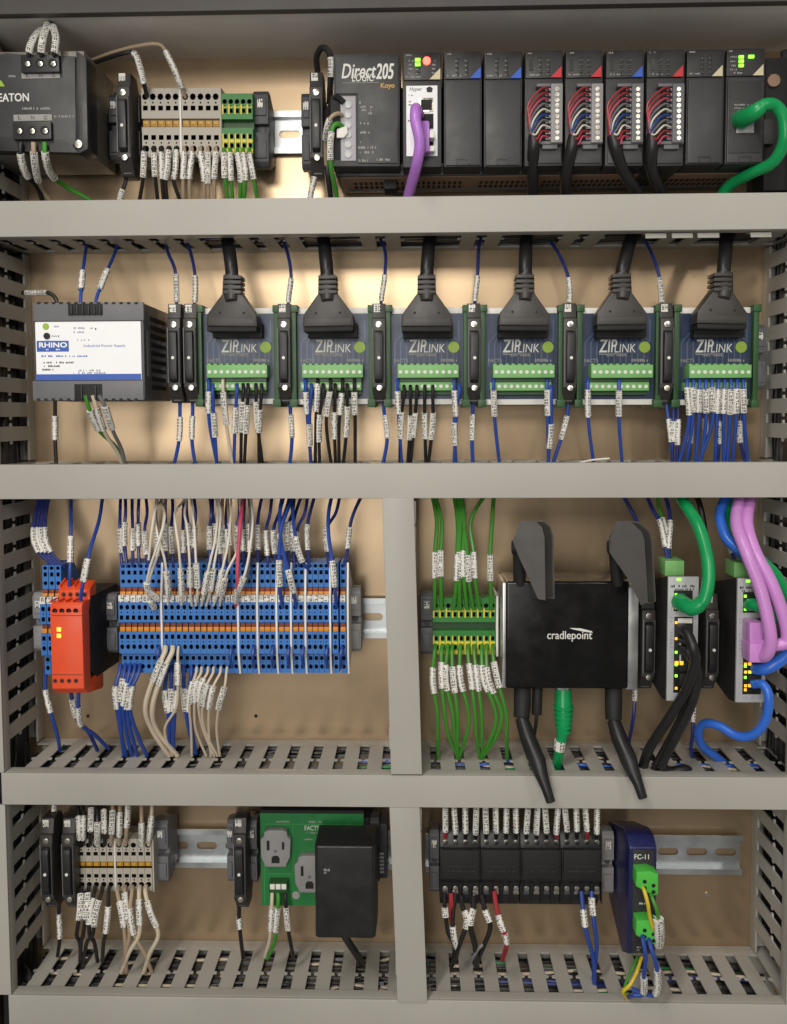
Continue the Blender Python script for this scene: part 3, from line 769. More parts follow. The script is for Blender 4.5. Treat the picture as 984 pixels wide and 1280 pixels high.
# ---- programmable controller
d = 78
RK = thing('controller_rack', 'long black controller base with vent grid behind the row of modules', 'controller rack', W(690, 238, 20))
x0 = X(418, 150, d) ; x1 = X(958, 150, d); zb = Z(680, 207, d); zt = Z(680, 66, d)
part('base', MB().side([(8, zb - 1), (58, zb - 1), (60, zb + 8), (30, zb + 10), (30, zt - 6), (8, zt - 6)], x0, x1), BLACK, RK, 0.6)
mb = MB(); rnd = random.Random(3)
for i in range(80):
    xx = x0 + 12 + i * 4.2
    if xx > x1 - 12: break
    if 20 < i < 24 or 34 < i < 36: continue
    for k in (0, 1): mb.box(xx, xx + 2.3, 24 + k * 11, 31 + k * 11, zb - 1.6, zb - 1.2)
part('vent_plate', MB().box(x0 + 2, x1 - 2, 16, 56, zb - 1.35, zb - .6), VENTB, RK, .2)
vs = part('vent_slots', mb, CAV, RK); vs['kind'] = 'stuff'
part('side_rail', MB().box(x0 + 6, x1 - 6, 18, 22, zb - 2.2, zb - .9), DARKG, RK, .2)
part('mounting_ear', MB().pbox(956, 72, 990, 238, 40, 8), BLACKM, RK, 1.0)
part('ear_screw', MB().disc(966, 102, 40, 8, 3, 16), VENTB, RK, 0.5)
part('ear_cover', MB().pbox(955, 148, 968, 180, 46, 30), CHAR, RK, 0.8)
part('latch', MB().pbox(480, 223, 496, 236, 50, 30), BLACKM, RK, 0.8)
def module(label, px0, px1, py0, py1, tri=None, door=True, cat='controller module'):
    o = thing('controller_module', label, cat, W((px0 + px1) / 2, py1, 20), 'controller modules in the top row')
    part('case', MB().pbox(px0, py0, px1, py1, d, 16), CHAR, o, 1.0)
    hy = py0 + 35
    part('header', MB().pbox(px0 + 1, py0 + 1, px1 - 1, hy, d + 1.4, d - 1), BLACK, o, 0.8)
    if tri:
        part('colour_corner', MB().pprism([(px1 - 1.5, hy - 15), (px1 - 1.5, hy - 1), (px1 - 15, hy - 1)], d + 1.8, d + 1), TRI[tri], o)
    if door:
        dr = part('door', MB().pbox(px0 + 2, hy + 2, px1 - 2, py1 - 2, d + 1.6, d - 1), CHARD, o, 0.9)
        cx = (px0 + px1) / 2
        part('finger_latch', MB().pbox(cx - 8, py1 - 11, cx + 8, py1 - 9, d + 2.2, d).pbox(cx - 8, py1 - 9, cx - 6.4, py1 - 4, d + 2.2, d).pbox(cx + 6.4, py1 - 9, cx + 8, py1 - 4, d + 2.2, d), BLACK, dr)
    dashes(px0 + 4, py0 + 3, px0 + 11, d + 1.4, 2, GPRINT, o, int(px0)); dashes(px0 + 4, hy - 5, px0 + 22, d + 1.4, 2.2, GPRINT, o, int(px0) + 1)
    return o
def ledgrid(o, px, py, cols, rows, lit=(), gap=(8.5, 7.2), m=LEDOFF, wd=4.6, ht=5.0):
    for i in range(cols):
        for j in range(rows):
            x, y = px + i * gap[0], py + j * gap[1]
            mm = lit.get((i, j), m) if lit else m
            part('indicator', MB().pbox(x, y, x + wd, y + ht, d + (1.9 if mm is m else 2.3), d + 1), mm, o, 0.15)
# power supply module
o = thing('power_module', 'wide black controller power module with white and gold lettering', 'power module', W(460, 208, 20), 'controller modules in the top row')
part('case', MB().pprism([(417, 67), (500, 66), (500, 208), (416, 208), (416, 195), (413, 195), (413, 122), (417, 118)], d, 16), CHAR, o, 1.2)
part('front_panel', MB().pprism([(419, 70), (498, 69), (498, 204), (447, 204), (447, 117), (419, 117)], d + 1.2, d - 1), CHARD, o, 0.8)
text('Direct', 427, 80, 470, 98, d + 1.2, WPRINT, o, 0.25, bold=0.3)
text('LOGIC', 440, 92, 468, 102, d + 1.5, WPRINT, o, 0.25, bold=0.1)
text('205', 470, 80, 492, 99, d + 1.2, WPRINT, o, 0.2, bold=0.45)
text('Koyo', 476, 104, 493, 112, d + 1.2, GOLD, o, bold=0.25)
part('underline', MB().pbox(428, 103, 474, 103.6, d + 1.35, d + 1), GPRINT, o)
tl = part('terminal_cover', MB().pbox(426, 120, 445, 201, d + 1.0, d - 4), LGREY, o, 0.5)
for i in range(6):
    part('terminal_screw', MB().disc(435.5, 131 + i * 12.4, d + 1, 4.6, 0.7, 14), SILVERL, tl, 0.15)
part('wire_gap', MB().pbox(414, 119, 425, 200, d + .3, d - 3), BLACKM, o, 0.4)
part('white_latch', MB().pprism([(421, 161), (434, 157), (435, 166), (430, 172), (421, 172)], d + 4, d + 1.2), WHITE, o, 0.5)
for y, a, b in ((127, 447.5, 452), (132, 450, 468), (136, 452, 468), (140, 459, 467), (152.5, 448, 462), (164, 448, 462), (176, 448, 452), (183, 448, 470), (189, 450, 468), (199, 448, 461), (198, 471, 488)):
    dashes(a, y, b, d + 1.2, 3, GPRINT, o, int(y * 3))
# processor
o = module('controller processor with white ethernet label, red lamp and a purple cable', 503.5, 552, 65, 209, 'cream', False)
part('label_plate', MB().pbox(508, 107, 547, 195, d + 1, d - 1), PAPER, o, 0.2)
text('Hyper', 512, 109, 528, 115, d + 1, PRINT, o, 0.2)
part('black_emblem', MB().pprism([(533, 110), (537, 108), (541, 110), (540, 115), (534, 115)], d + 1.4, d + .8), PRINT, o)
dashes(511, 118, 520, d + 1, 2, PRINTG, o, 31)
dashes(511, 126, 519, d + 1, 2, PRINT, o, 32); dashes(511, 130, 519, d + 1, 2, PRINT, o, 33); dashes(510, 150, 517, d + 1, 2, PRINT, o, 34)
for y0, y1 in ((122, 140), (142, 161), (166, 190)):
    j = part('port', MB().pbox(524, y0, 542, y1, d + 1.4, d), SCREW if y0 == 122 else BLACKM, o, 0.4)
    part('port_opening', MB().pbox(526.5, y0 + 2.5, 540, y1 - 2.5, d + 1.7, d + 1), CAV, j)
ledgrid(o, 519, 72.5, 1, 4, {(0, 0): LEDG, (0, 1): LEDG}, gap=(0, 5.6), wd=6.5, ht=4)
part('indicator', MB().disc(533.5, 76.5, d + 1.4, 4.8, 1.2, 14), LEDR, o)
for y in (75, 80, 85, 90): dashes(511, y, 517, d + 1.4, 2, GPRINT, o, int(y)); dashes(540, y, 545, d + 1.4, 2, GPRINT, o, int(y) + 9)
# blank modules
for lab, a, b, tri in (('blue cornered blank controller module right of the processor', 555, 602.5, 'blue'), ('blue cornered blank controller module left of the red cornered ones', 605, 653, 'blue')):
    o = module(lab, a, b, 63.5, 208.5, tri)
    ledgrid(o, a + 14, 73, 2, 4, gap=(12, 5.8), wd=5, ht=4)
o = module('cream cornered blank controller module, second from the right', 858, 905, 61, 205.5, 'cream'); ledgrid(o, 875, 70, 2, 4, gap=(10, 5.8), wd=5, ht=4)
o = module('cream cornered controller module with green lamps and green cable at right', 907.5, 956, 60, 205, 'cream')
ledgrid(o, 924, 69, 1, 4, {(0, 0): LEDG, (0, 1): LEDG, (0, 2): LEDG}, gap=(0, 5.4), wd=6, ht=3.6)
ledgrid(o, 936, 68.5, 1, 1, {(0, 0): LEDG}, wd=7, ht=3.8)
for y in (70, 75.5, 81, 86): dashes(913, y, 922, d + 1.4, 2, GPRINT, o, int(y) + 50)
part('port_panel', MB().pbox(912, 101, 951, 191, d + 2.2, d), CHAR, o, 0.3)
dashes(918, 130, 946, d + 2.3, 2, GPRINT, o, 77); dashes(918, 134, 946, d + 2.3, 2, GPRINT, o, 78)
part('port', MB().pbox(921, 140, 943, 166, d + 3, d), SILVERL, o, 0.4)
# wired terminal modules
TM = [(656, 703.5, 62.5, 'red', 'first'), (706.5, 753.5, 62, 'red', 'second'), (757, 805, 62, 'blue', 'third'), (808, 855.5, 61.5, 'red', 'fourth')]
CB = [[(668, 170), (667, 186), (666, 215), (666, 262)], [(718, 170), (714, 188), (708, 220), (707, 262)], [(766, 170), (770, 186), (779, 212), (800, 245), (812, 262)], [(816, 168), (815, 186), (815, 212), (826, 242), (832, 262)]]
for k, (a, b, y, tri, nm) in enumerate(TM):
    o = module(f'{nm} {tri} cornered module of the four with screw terminal plugs', a, b, y, 207.5, tri, False)
    ledgrid(o, a + (18 if k < 3 else 15), 72, 2, 4, gap=(10, 6), wd=4.4, ht=4)
    part('indicator_window', MB().pbox(a + 6, 74, a + 10.5, 88, d + 1.9, d), LEDOFF, o)
    tb = part('terminal_plug', MB().pbox(a + 33, 104, a + 47.5, 178, d + 7, d - 1), OUTLET if k < 2 else MIDG, o, 0.6)
    part('wire_channel', MB().pbox(a + 19, 108, a + 33, 176, d + 2.4, d - 1), BLACKM, o, 0.2)
    part('plug_frame', MB().pbox(a + 15, 104, a + 33, 108, d + 6, d - 1).pbox(a + 16, 176, a + 47, 180, d + 5, d - 1), MIDG, o, 0.4)
    part('release_tab', MB().pbox(a + 22, 180, a + 41, 186, d + 4, d - 1), MIDG, o, 0.6)
    part('lower_case', MB().pbox(a + 3, 186, b - 2, 204, d + 1.2, d - 2), CHARD, o, 0.6)
    for i in range(10):
        part('terminal_screw', MB().disc(a + 40.5, 111.5 + i * 6.8, d + 7, 2.7, 0.6, 10), SCREW, tb)
        part('clamp', MB().pbox(a + 26, 110 + i * 6.8, a + 32.5, 113 + i * 6.8, d + 4, d + 2), SILVERL, tb, 0.2)
    c = thing('control_cable', f'thick black cable with fanned coloured cores below the {nm} terminal plug', 'cable', W(CB[k][0][0], 240, 60), 'black cables on the terminal plugs')
    path = [(q[0], q[1], dd) for q, dd in zip(CB[k], ((d + 6, d + 6, 70, 40) if len(CB[k]) == 4 else (d + 6, d + 6, 74, 54, 34)))]
    part('jacket', MB().tube([W(*q) for q in spline(path, 8)], 4.4, 14), WC['jacket'], c)
    cx, cy = CB[k][0]
    for i, cc in enumerate(('red', 'red', 'pink', 'grey', 'white', 'blue', 'grey', 'white', 'red', 'pink')):
        ty = 112 + i * 6.7; out = 3 + (9 - i) * 0.9; lx = a + 13 - out if k < 2 else a + 16 - out * 1.4
        if k == 3: lx = a + 10 - out
        pts = [(a + 30, ty, d + 4), (a + 22, ty - 2, d + 8), (max(lx, a - 4) + 6, ty + 8 + (9 - i) * .5, d + 9 + (i % 3)), (lx + 2, min(ty + 26, 168), d + 8 + (i % 4) * .8), (cx + (i - 4.5) * .8, cy + 4, d + 6 + (i % 3) * 1.2), (cx, cy + 12, d + 6)]
        part('core', MB().tube([W(*q) for q in spline(pts, 5)], 0.72, 6), WC[cc], c)
# cables of the controller
def cable(name, label, colr, pts, r, group=None, cat='cable'):
    sp = [W(*q) for q in spline(pts, 10)]
    return solo(name, MB().tube(sp, r, 16), WC[colr], label, cat, sp[0], group)
def jack(parent, colr, pts, r0, r1, n=10):
    sp = [W(*q) for q in spline(pts, 4)]; k = len(sp)
    part('plug_boot', MB().tube(sp, [r0 + (r1 - r0) * i / (k - 1) for i in range(k)], n), WC[colr], parent)
o = cable('network_cable', 'purple network cable plugged into the controller processor', 'purple', [(524, 143, 82), (520, 136, 96), (520, 152, 102), (525, 178, 100), (521, 206, 92), (513, 236, 70), (507, 262, 50)], 4.1)
part('plug_boot', MB().pbox(521, 150, 537, 190, 92, 80), WC['purple'], o, 2.0)
part('plug_clip', MB().pbox(537, 163, 543, 172, 90, 80).pbox(537, 182, 543, 189, 88, 80), WHITE, o, 0.4)
o = cable('network_cable', 'green network cable looping from the rightmost controller module', 'emerald', [(944, 140, 100), (956, 131, 102), (970, 133, 100), (980, 150, 98), (980, 178, 94), (966, 203, 84), (938, 217, 68), (912, 232, 50), (898, 252, 40)], 4.5)
jack(o, 'emerald', [(926, 150, 80), (932, 147, 90), (944, 140, 100), (952, 134, 102)], 7.5, 5.2)
wires('feeding the controller power module', [
    ('tan', [(428, 144, 80), (422, 142, 83), (414, 147, 84), (409, 160, 80), (407, 185, 66), (411, 262, 40)], [(149, 174)], 1.6),
    ('green', [(428, 158, 80), (422, 155, 83), (416, 160, 84), (413, 180, 82), (414, 210, 76), (420, 240, 60), (424, 262, 48)], [(165, 200)], 1.9),
    ('black', [(430, 128, 80), (420, 122, 78), (411, 140, 70), (407, 180, 60), (410, 220, 56), (416, 262, 42)], [], 2.2)], 'controller supply wires', sr=2.5)
wire('black wire looping from the fuse holder over to the controller', 'black', [(398, 100, 46), (397, 88, 48), (396, 72, 54), (402, 60, 60), (410, 63, 60), (414, 78, 58), (413, 104, 54), (412, 130, 46)], 2.4, [(.52, .72)], sr=2.7)
wire('black wire with long white sleeve below the controller fuse holder', 'black', [(394, 206, 46), (393, 222, 46), (389, 240, 44), (386, 262, 40)], 1.6, [(221, 256)], sr=2.5)

# ================================================================== second row: interface boards
d = 82
o = thing('power_supply', 'grey power supply with white and blue front label', 'power supply', W(120, 500, 20))
part('case', MB().pbox(42, 379, 180.5, 500, d, 12), DARKG, o, 1.2)
lb = part('front_label', MB().pbox(45, 402, 176.5, 475, d + .4, d - 1), PAPER, o)
part('front_frame', MB().pbox(41, 378, 179.5, 401, d + 1.2, d - 2), MIDG, o, 0.6)
part('front_frame', MB().pbox(41, 476, 179.5, 500.5, d + 1.2, d - 2), MIDG, o, 0.6)
part('blue_stripe', MB().pbox(45, 467.5, 176.5, 475, d + .6, d), BLUEP, lb)
part('logo_field', MB().pbox(46, 426, 86, 439.5, d + .6, d), BLUEP, lb)
text('RHINO', 49, 428.5, 83.5, 434.5, d + .7, PAPER, lb, bold=0.35)
dashes(54, 436, 78, d + .7, 1.8, PAPER, lb, 2)
text('Industrial Power Supply', 105, 430.5, 157, 434.5, d + .4, BLUEP, lb)
for y, a, b, m in ((444, 52, 112, BLUEP), (452, 53, 92, PRINT), (456.5, 53, 83, PRINT), (461, 53, 68, PRINT), (462, 98, 126, PRINTG), (465, 92, 132, PRINTG), (407, 65, 76, PRINTG), (419, 65, 77, PRINTG), (409, 92, 120, PRINTG), (414, 92, 106, PRINTG), (424, 92, 114, PRINTG), (410, 119, 124, PRINT)):
    dashes(a, y, b, d + .4, 2.2, m, lb, int(y + a))
part('indicator', MB().disc(57.5, 408, d + .4, 4, .5, 14), LIME, o)
part('trim_pot', MB().disc(59, 420, d + .4, 4, 1.2, 14), BLACKM, o, 0.2)
for (x0, y0, x1, y1, n) in ((85, 379.5, 128, 394, 6), (93, 480, 127.5, 500, 2)):
    t = part('terminal_housing', MB().pbox(x0, y0, x1, y1, d + 2, d - 4), BLACKM, o, 0.4)
    for i in range(n):
        cx = x0 + (x1 - x0) * (i + .5) / n
        part('terminal_divider', MB().pbox(cx - 1, y0 + 2, cx + 1, y1 - 1, d + 3.4, d), BLACK, t, 0.3)
for i in range(14):
    for yy, h in ((377.5, 2.5), (498, 3.2)):
        part('vent_notch', MB().pbox(46 + i * 9.4, yy, 50 + i * 9.4, yy + h, d + 1.5, d - 3), CAV, o)
xs = X(180.5, 440, d)
for i in range(9):
    zz = Z(196, 395 + i * 11, d); part('side_vent', MB().box(xs, xs + .5, 26, 66, zz - 1.6, zz + 1.6), CAV, o)
part('side_label', MB().box(xs + .1, xs + .4, 70, 76, Z(196, 470, d), Z(196, 412, d)), MIDG, o)
wires('rising from the power supply to the duct', [
    ('blue', [(101, 384, 80), (101, 372, 80), (103, 345, 66), (107, 315, 42), (109, 300, 36)], [(340, 362)]),
    ('blue', [(119, 384, 80), (121, 372, 80), (131, 345, 66), (143, 318, 42), (148, 300, 36)], [(338, 362)])], 'power supply output wires', sr=2.5)
wire('grey sleeved wire running sideways above the power supply', 'black', [(28, 366, 30), (46, 366, 32), (60, 366, 34), (69, 372, 34), (72, 382, 34)], 1.7, [(0.08, 0.62)], sr=2.3)
wires('hanging below the power supply', [
    ('black', [(69, 498, 40), (69, 515, 40), (69, 548, 40), (71, 590, 40)], [(520, 550)], 1.6),
    ('green', [(107, 494, 84), (112, 512, 80), (124, 538, 66), (146, 560, 48), (158, 590, 40)], [(513, 537)], 1.6),
    ('cream', [(116, 494, 84), (121, 510, 80), (131, 540, 66), (147, 566, 48), (156, 590, 40)], [(510, 537)], 1.6),
    ('grey', [(124, 494, 84), (132, 510, 80), (141, 538, 66), (152, 562, 48), (158, 590, 40)], [(508, 536)], 1.6)], 'wires below the power supply', sr=2.6)

FX = [(216.5, 'left one of the fuse holder pair beside the power supply'), (236.5, 'right one of the fuse holder pair beside the power supply'), (354.5, 'black fuse holder between the first and second interface boards'),
      (473.5, 'black fuse holder between the second and third interface boards'), (593, 'black fuse holder between the third and fourth interface boards'), (713.5, 'black fuse holder between the fourth and fifth interface boards'), (835, 'black fuse holder between the fifth and sixth interface boards')]
for x, lab in FX: fuse(x, 441, lab)

# interface board, built where the second one stands
d = 46
def board(px0, px1, label):
    o = thing('interface_board', label, 'interface board', W((px0 + px1) / 2, 507, 10), 'blue interface boards with black plugs')
    w = (px0, px1)
    part('carrier_wall', MB().pbox(px0, 382, px0 + 6.5, 508, d + 6, 8).pbox(px0 - 2, 381, px0 + 8, 390, d + 7, 20).pbox(px0 - 2, 499, px0 + 8, 508.5, d + 7, 20), DGREEN, o, 0.5)
    part('carrier_wall', MB().pbox(px1 - 6.5, 382, px1, 508, d + 6, 8).pbox(px1 - 8, 381, px1 + 2, 390, d + 7, 20).pbox(px1 - 8, 499, px1 + 2, 508.5, d + 7, 20), DGREEN, o, 0.5)
    part('carrier_base', MB().pbox(px0 + 6, 386, px1 - 6, 506, 30, 9), DGREEN, o)
    part('board_edge', MB().pbox(px0 + 6, 385, px1 - 6, 392.5, d - .5, d - 6), WHITE, o, 0.4)
    part('board_edge', MB().pbox(px0 + 6, 498, px1 - 6, 505.5, d - .5, d - 6), WHITE, o, 0.4)
    pcb = part('circuit_board', MB().pbox(px0 + 6, 392, px1 - 6, 498.5, d, d - 2), PCBB, o)
    mb = MB(); cx = (px0 + px1) / 2
    for i in range(12):
        x = px0 + 12 + i * (px1 - px0 - 24) / 11
        mb.pbox(x, 428, x + 1.5, 458, d + .15, d - .2)
        xt = cx + (x - cx) * .55
        mb.pprism([(xt, 408), (xt + 1.5, 408), (x + 1.5, 428), (x, 428)], d + .15, d - .2)
    mb.pbox(px1 - 12, 400, px1 - 10.5, 470, d + .15, d - .2)
    part('trace', mb, TRACE, pcb)
    a = cx - 22
    text('ZIP', a, 425, a + 22, 440.5, d + .2, WPRINT, pcb, 0.12, bold=0.22)
    text('LINK', a + 19, 430, a + 45, 440.5, d + .3, WPRINT, pcb, 0.1)
    part('underline', MB().pbox(a, 442, a + 34, 443.2, d + .3, d), GPRINT, pcb)
    dashes(a + 4, 443.6, a + 36, d + .2, 1.8, GPRINT, pcb, 5)
    text('FACTS', px0 + 12, 448.5, px0 + 29, 453, d + .2, GPRINT, pcb)
    dashes(px1 - 35, 448.5, px1 - 13, d + .2, 3.6, GPRINT, pcb, 8)
    part('round_sticker', MB().disc(cx + 34, 434, d + .1, 7, .3, 18), LIME, pcb)
    part('plug_header', MB().pbox(cx - 31, 404, cx + 31, 422, d + 10, d), BLACKM, o, 0.5)
    for (y0, y1, df, nm) in ((456, 472, d + 14, 'upper'), (477.5, 488, d + 9, 'lower')):
        tb = part('screw_terminal', MB().pbox(cx - 38 - (2 if nm == 'lower' else 0), y0, cx + 38 - (2 if nm == 'lower' else 0), y1, df, d - .5), LGREEN, o, 0.5)
        for i in range(10):
            x = cx - 34.3 + i * 7.6 - (2 if nm == 'lower' else 0)
            part('terminal_screw', MB().disc(x, (y0 + y1) / 2 + (1 if nm == 'upper' else 0), df, 2.3, .5, 10), WPRINT, tb)
            if nm == 'upper':
                part('ridge', MB().pbox(x - 3, y0 - 1.5, x + 1.2, y0 + 2.2, df - 2, d + 2), LGREEN, tb, 0.3)
        part('wire_mouths', MB().pbox(cx - 37, y1 + .2, cx + 36, y1 + 5, df - 5, d), DGREEN, o)
    return o
names = ['first', 'second', 'third', 'fourth', 'fifth', 'sixth']
BP = board(364, 467.5, 'second blue interface board from the left, under a black plug')
bw = ORG[BP]
BC = [298.5, 415.8, 533, 650.5, 771, 891.5]
BX = {}
for i, c in enumerate(BC):
    BX[i] = W(c, 445, d).x
    if i == 1: continue
    lab = f'{names[i]} blue interface board from the left, under a black plug'
    if i == 5: lab = 'sixth blue interface board from the left, with ten blue wires below'
    dz = Z(c, 446, d) - Z(415.8, 446, d)
    copy_thing(BP, (bw.x + BX[i] - W(415.8, 445, d).x, bw.y, bw.z + dz), lab)
# black trapezoid plugs with their cables
PC = [289.5, 410.5, 533.5, 655.5, 778, 903]
TOPS = [(283, 283), (407, 402), (537, 541), (656, 657), (790, 802), (906, 912)]
for i, c in enumerate(PC):
    o = thing('cable_plug', f'black trapezoid cable plug on the {names[i]} interface board from the left', 'cable plug', W(c, 415, 60), 'black plugs on the interface boards')
    f = 72
    dy = (0, 0, 0, -1, -2, -3)[i]
    part('hood', MB().pprism([(c - 10, 364 + dy), (c + 10, 364 + dy), (c + 13, 368 + dy), (c + 31, 393 + dy), (c + 32, 408 + dy), (c - 32, 408 + dy), (c - 31, 393 + dy), (c - 13, 368 + dy)], f, 55), FUSEB, o, 1.3)
    part('connector_shell', MB().pbox(c - 31, 408 + dy, c + 31, 414 + dy, f - 1, 55), BLACKM, o, 0.6)
    part('face_step', MB().pbox(c - 29, 398 + dy, c + 29, 407 + dy, f + .4, f - 1), FUSEB, o, 0.3)
    for s in (-1, 1): part('dimple', MB().disc(c + s * 15, 391 + dy, f, 1.6, .25, 10), CAV, o)
    o.rotation_euler = (0, (0.012, -0.02, 0.0, 0.015, -0.01, 0.02)[i], 0)
    part('strain_relief', MB().tube([W(c, 345 + dy, 65), W(c, 368 + dy, 67), W(c, 378 + dy, 71)], [6.9, 7.4, 4.8], 18), FUSEB, o, 0.4)
    mb = MB()
    for k in range(4): mb.pbox(c - 11.3, 344 + k * 6.2 + dy, c + 11.3, 348.6 + k * 6.2 + dy, 74, 58)
    part('rib', mb, FUSEB, o, 0.5)
    a, b = TOPS[i]
    sp = spline([(c, 348 + dy, 65), (c + (a - c) * .15, 335, 64), (c + (a - c) * .6, 315, 56), (a, 300, 46), (b, 285, 38)], 8)
    part('cable', MB().tube([W(*q) for q in sp], 5.2, 16), WC['jacket'], o)
bracket(949, 446, 'grey end bracket right of the sixth interface board', 11, 52)
wires('feeding a fuse holder in the board row', [
    ('navy', [(205, 300, 34), (211, 318, 40), (219, 338, 46), (221, 372, 46), (220, 392, 44)], [(343, 378)]),
    ('navy', [(232, 300, 34), (239, 318, 40), (244, 345, 46), (244, 372, 46), (241, 392, 44)], [(345, 378)]),
    ('navy', [(352, 296, 34), (360, 318, 42), (364, 345, 48), (361, 372, 46), (360, 392, 44)], [(348, 378)]),
    ('navy', [(476, 296, 34), (482, 318, 42), (481, 345, 48), (477, 372, 46), (476, 392, 44)], [(344, 376)]),
    ('navy', [(600, 296, 34), (598, 318, 42), (597, 345, 48), (594, 372, 46), (594, 392, 44)], [(345, 376)]),
    ('navy', [(688, 302, 34), (699, 318, 42), (710, 345, 48), (712, 372, 46), (711, 392, 44)], [(347, 378)]),
    ('navy', [(806, 300, 34), (816, 320, 42), (824, 345, 48), (827, 372, 46), (828, 392, 44)], [(347, 378)])], 'fuse holder feed wires', sr=2.2)
wires('hanging below a board row fuse holder', [
    ('blue', [(225, 492, 44), (225, 512, 44), (224, 550, 44), (215, 592, 40)], [(521, 551)], 1.5),
    ('blue', [(240, 492, 44), (241, 512, 44), (240, 550, 44), (246, 592, 40)], [(520, 549)], 1.5),
    ('blue', [(362, 492, 44), (363, 512, 44), (365, 550, 44), (361, 592, 40)], [(518, 547)], 1.5),
    ('blue', [(479, 492, 44), (480, 512, 44), (484, 550, 44), (476, 592, 40)], [(519, 548)], 1.5),
    ('blue', [(591, 492, 44), (591, 512, 44), (590, 550, 44), (592, 592, 40)], [(518, 550)], 1.5),
    ('blue', [(711, 492, 44), (710, 512, 44), (704, 540, 44), (687, 592, 40)], [(520, 549)], 1.5),
    ('blue', [(833, 492, 44), (834, 512, 44), (838, 540, 46), (842, 592, 40)], [(524, 552)], 1.5)], 'blue wires under the fuse holders', sr=2.3)
def drop(c, x0, x1, x2, sl, y0=474, r=1.4, d0=56):
    return (c, [(x0, y0, d0), (x0, y0 + 12, d0 + 4), (x1, 530, 54), (x2, 592, 42)], [sl] if sl else [], r)
B = {0: [drop('blue', 261, 262, 274, (489, 516)), drop('blue', 266, 268, 272, (516, 546), 480), drop('cream', 279, 283, 293, (490, 531)), drop('blue', 296, 294, 292, (509, 541), 480), drop('black', 304, 302, 301, (502, 540), 480), drop('black', 310, 308, 305, (506, 541), 480),
         drop('black', 320, 322, 330, (502, 536), 480), drop('black', 327, 324, 324, (512, 540), 480)],
     1: [drop('blue', 382, 385, 390, (490, 517)), drop('blue', 389, 387, 389, (530, 557), 480), drop('black', 397, 395, 394, (480, 514)), drop('black', 404, 399, 400, (518, 552), 480), drop('black', 413, 408, 416, (489, 520)), drop('black', 419, 418, 420, (515, 548), 480), drop('black', 428, 424, 424, (491, 518)),
         drop('black', 434, 434, 428, (508, 546), 480), drop('black', 443, 444, 444, (490, 518))],
     2: [drop('blue', 497, 499, 503, (489, 517)), drop('black', 505, 501, 500, (515, 548), 482), drop('black', 513, 513, 509, (519, 549), 482), drop('black', 521, 518, 512, (516, 546), 482), drop('black', 531, 531, 533, (516, 548), 482), drop('black', 541, 541, 534, (516, 549), 482), drop('blue', 568, 570, 567, (488, 520)), drop('blue', 574, 568, 571, (528, 556), 480)],
     3: [drop('blue', 617, 619, 626, (488, 520)), drop('blue', 684, 685, 686, (487, 519)), drop('blue', 689, 689, 684, (530, 560), 482)],
     4: [drop('blue', 735, 736, 744, (487, 521)), drop('blue', 774, 774, 779, (488, 520))]}
for k, rws in B.items():
    wires(f'below the {names[k]} interface board', rws, f'wires below the {names[k]} interface board', sr=2.5)
g = []
for i in range(10):
    x = 859 + i * 7.8; e = (845, 856, 868, 873, 868, 893, 905, 908, 915, 936)[i]
    g.append(drop('blue', x, x + random.uniform(-3, 2), e, (485 + random.uniform(-1, 2), 516 + random.uniform(-2, 3)), r=1.5))
for x, e in ((842, 840), (848, 846), (864, 858), (882, 872), (900, 897), (926, 936)):
    g.append(('navy', [(x, 500, 48), (x, 522, 46), (x - 1, 550, 46), (e, 592, 40)], [(524 + random.uniform(-2, 3), 554 + random.uniform(-3, 3))], 1.4))
wires('below the sixth interface board', g, 'wires below the sixth interface board', sr=2.5)
wire('thin white cable tie tail lying on the second duct', 'white', [(722, 579, 66), (740, 575, 70), (762, 573, 74)], 0.7, cat='cable tie', name='cable_tie_tail')

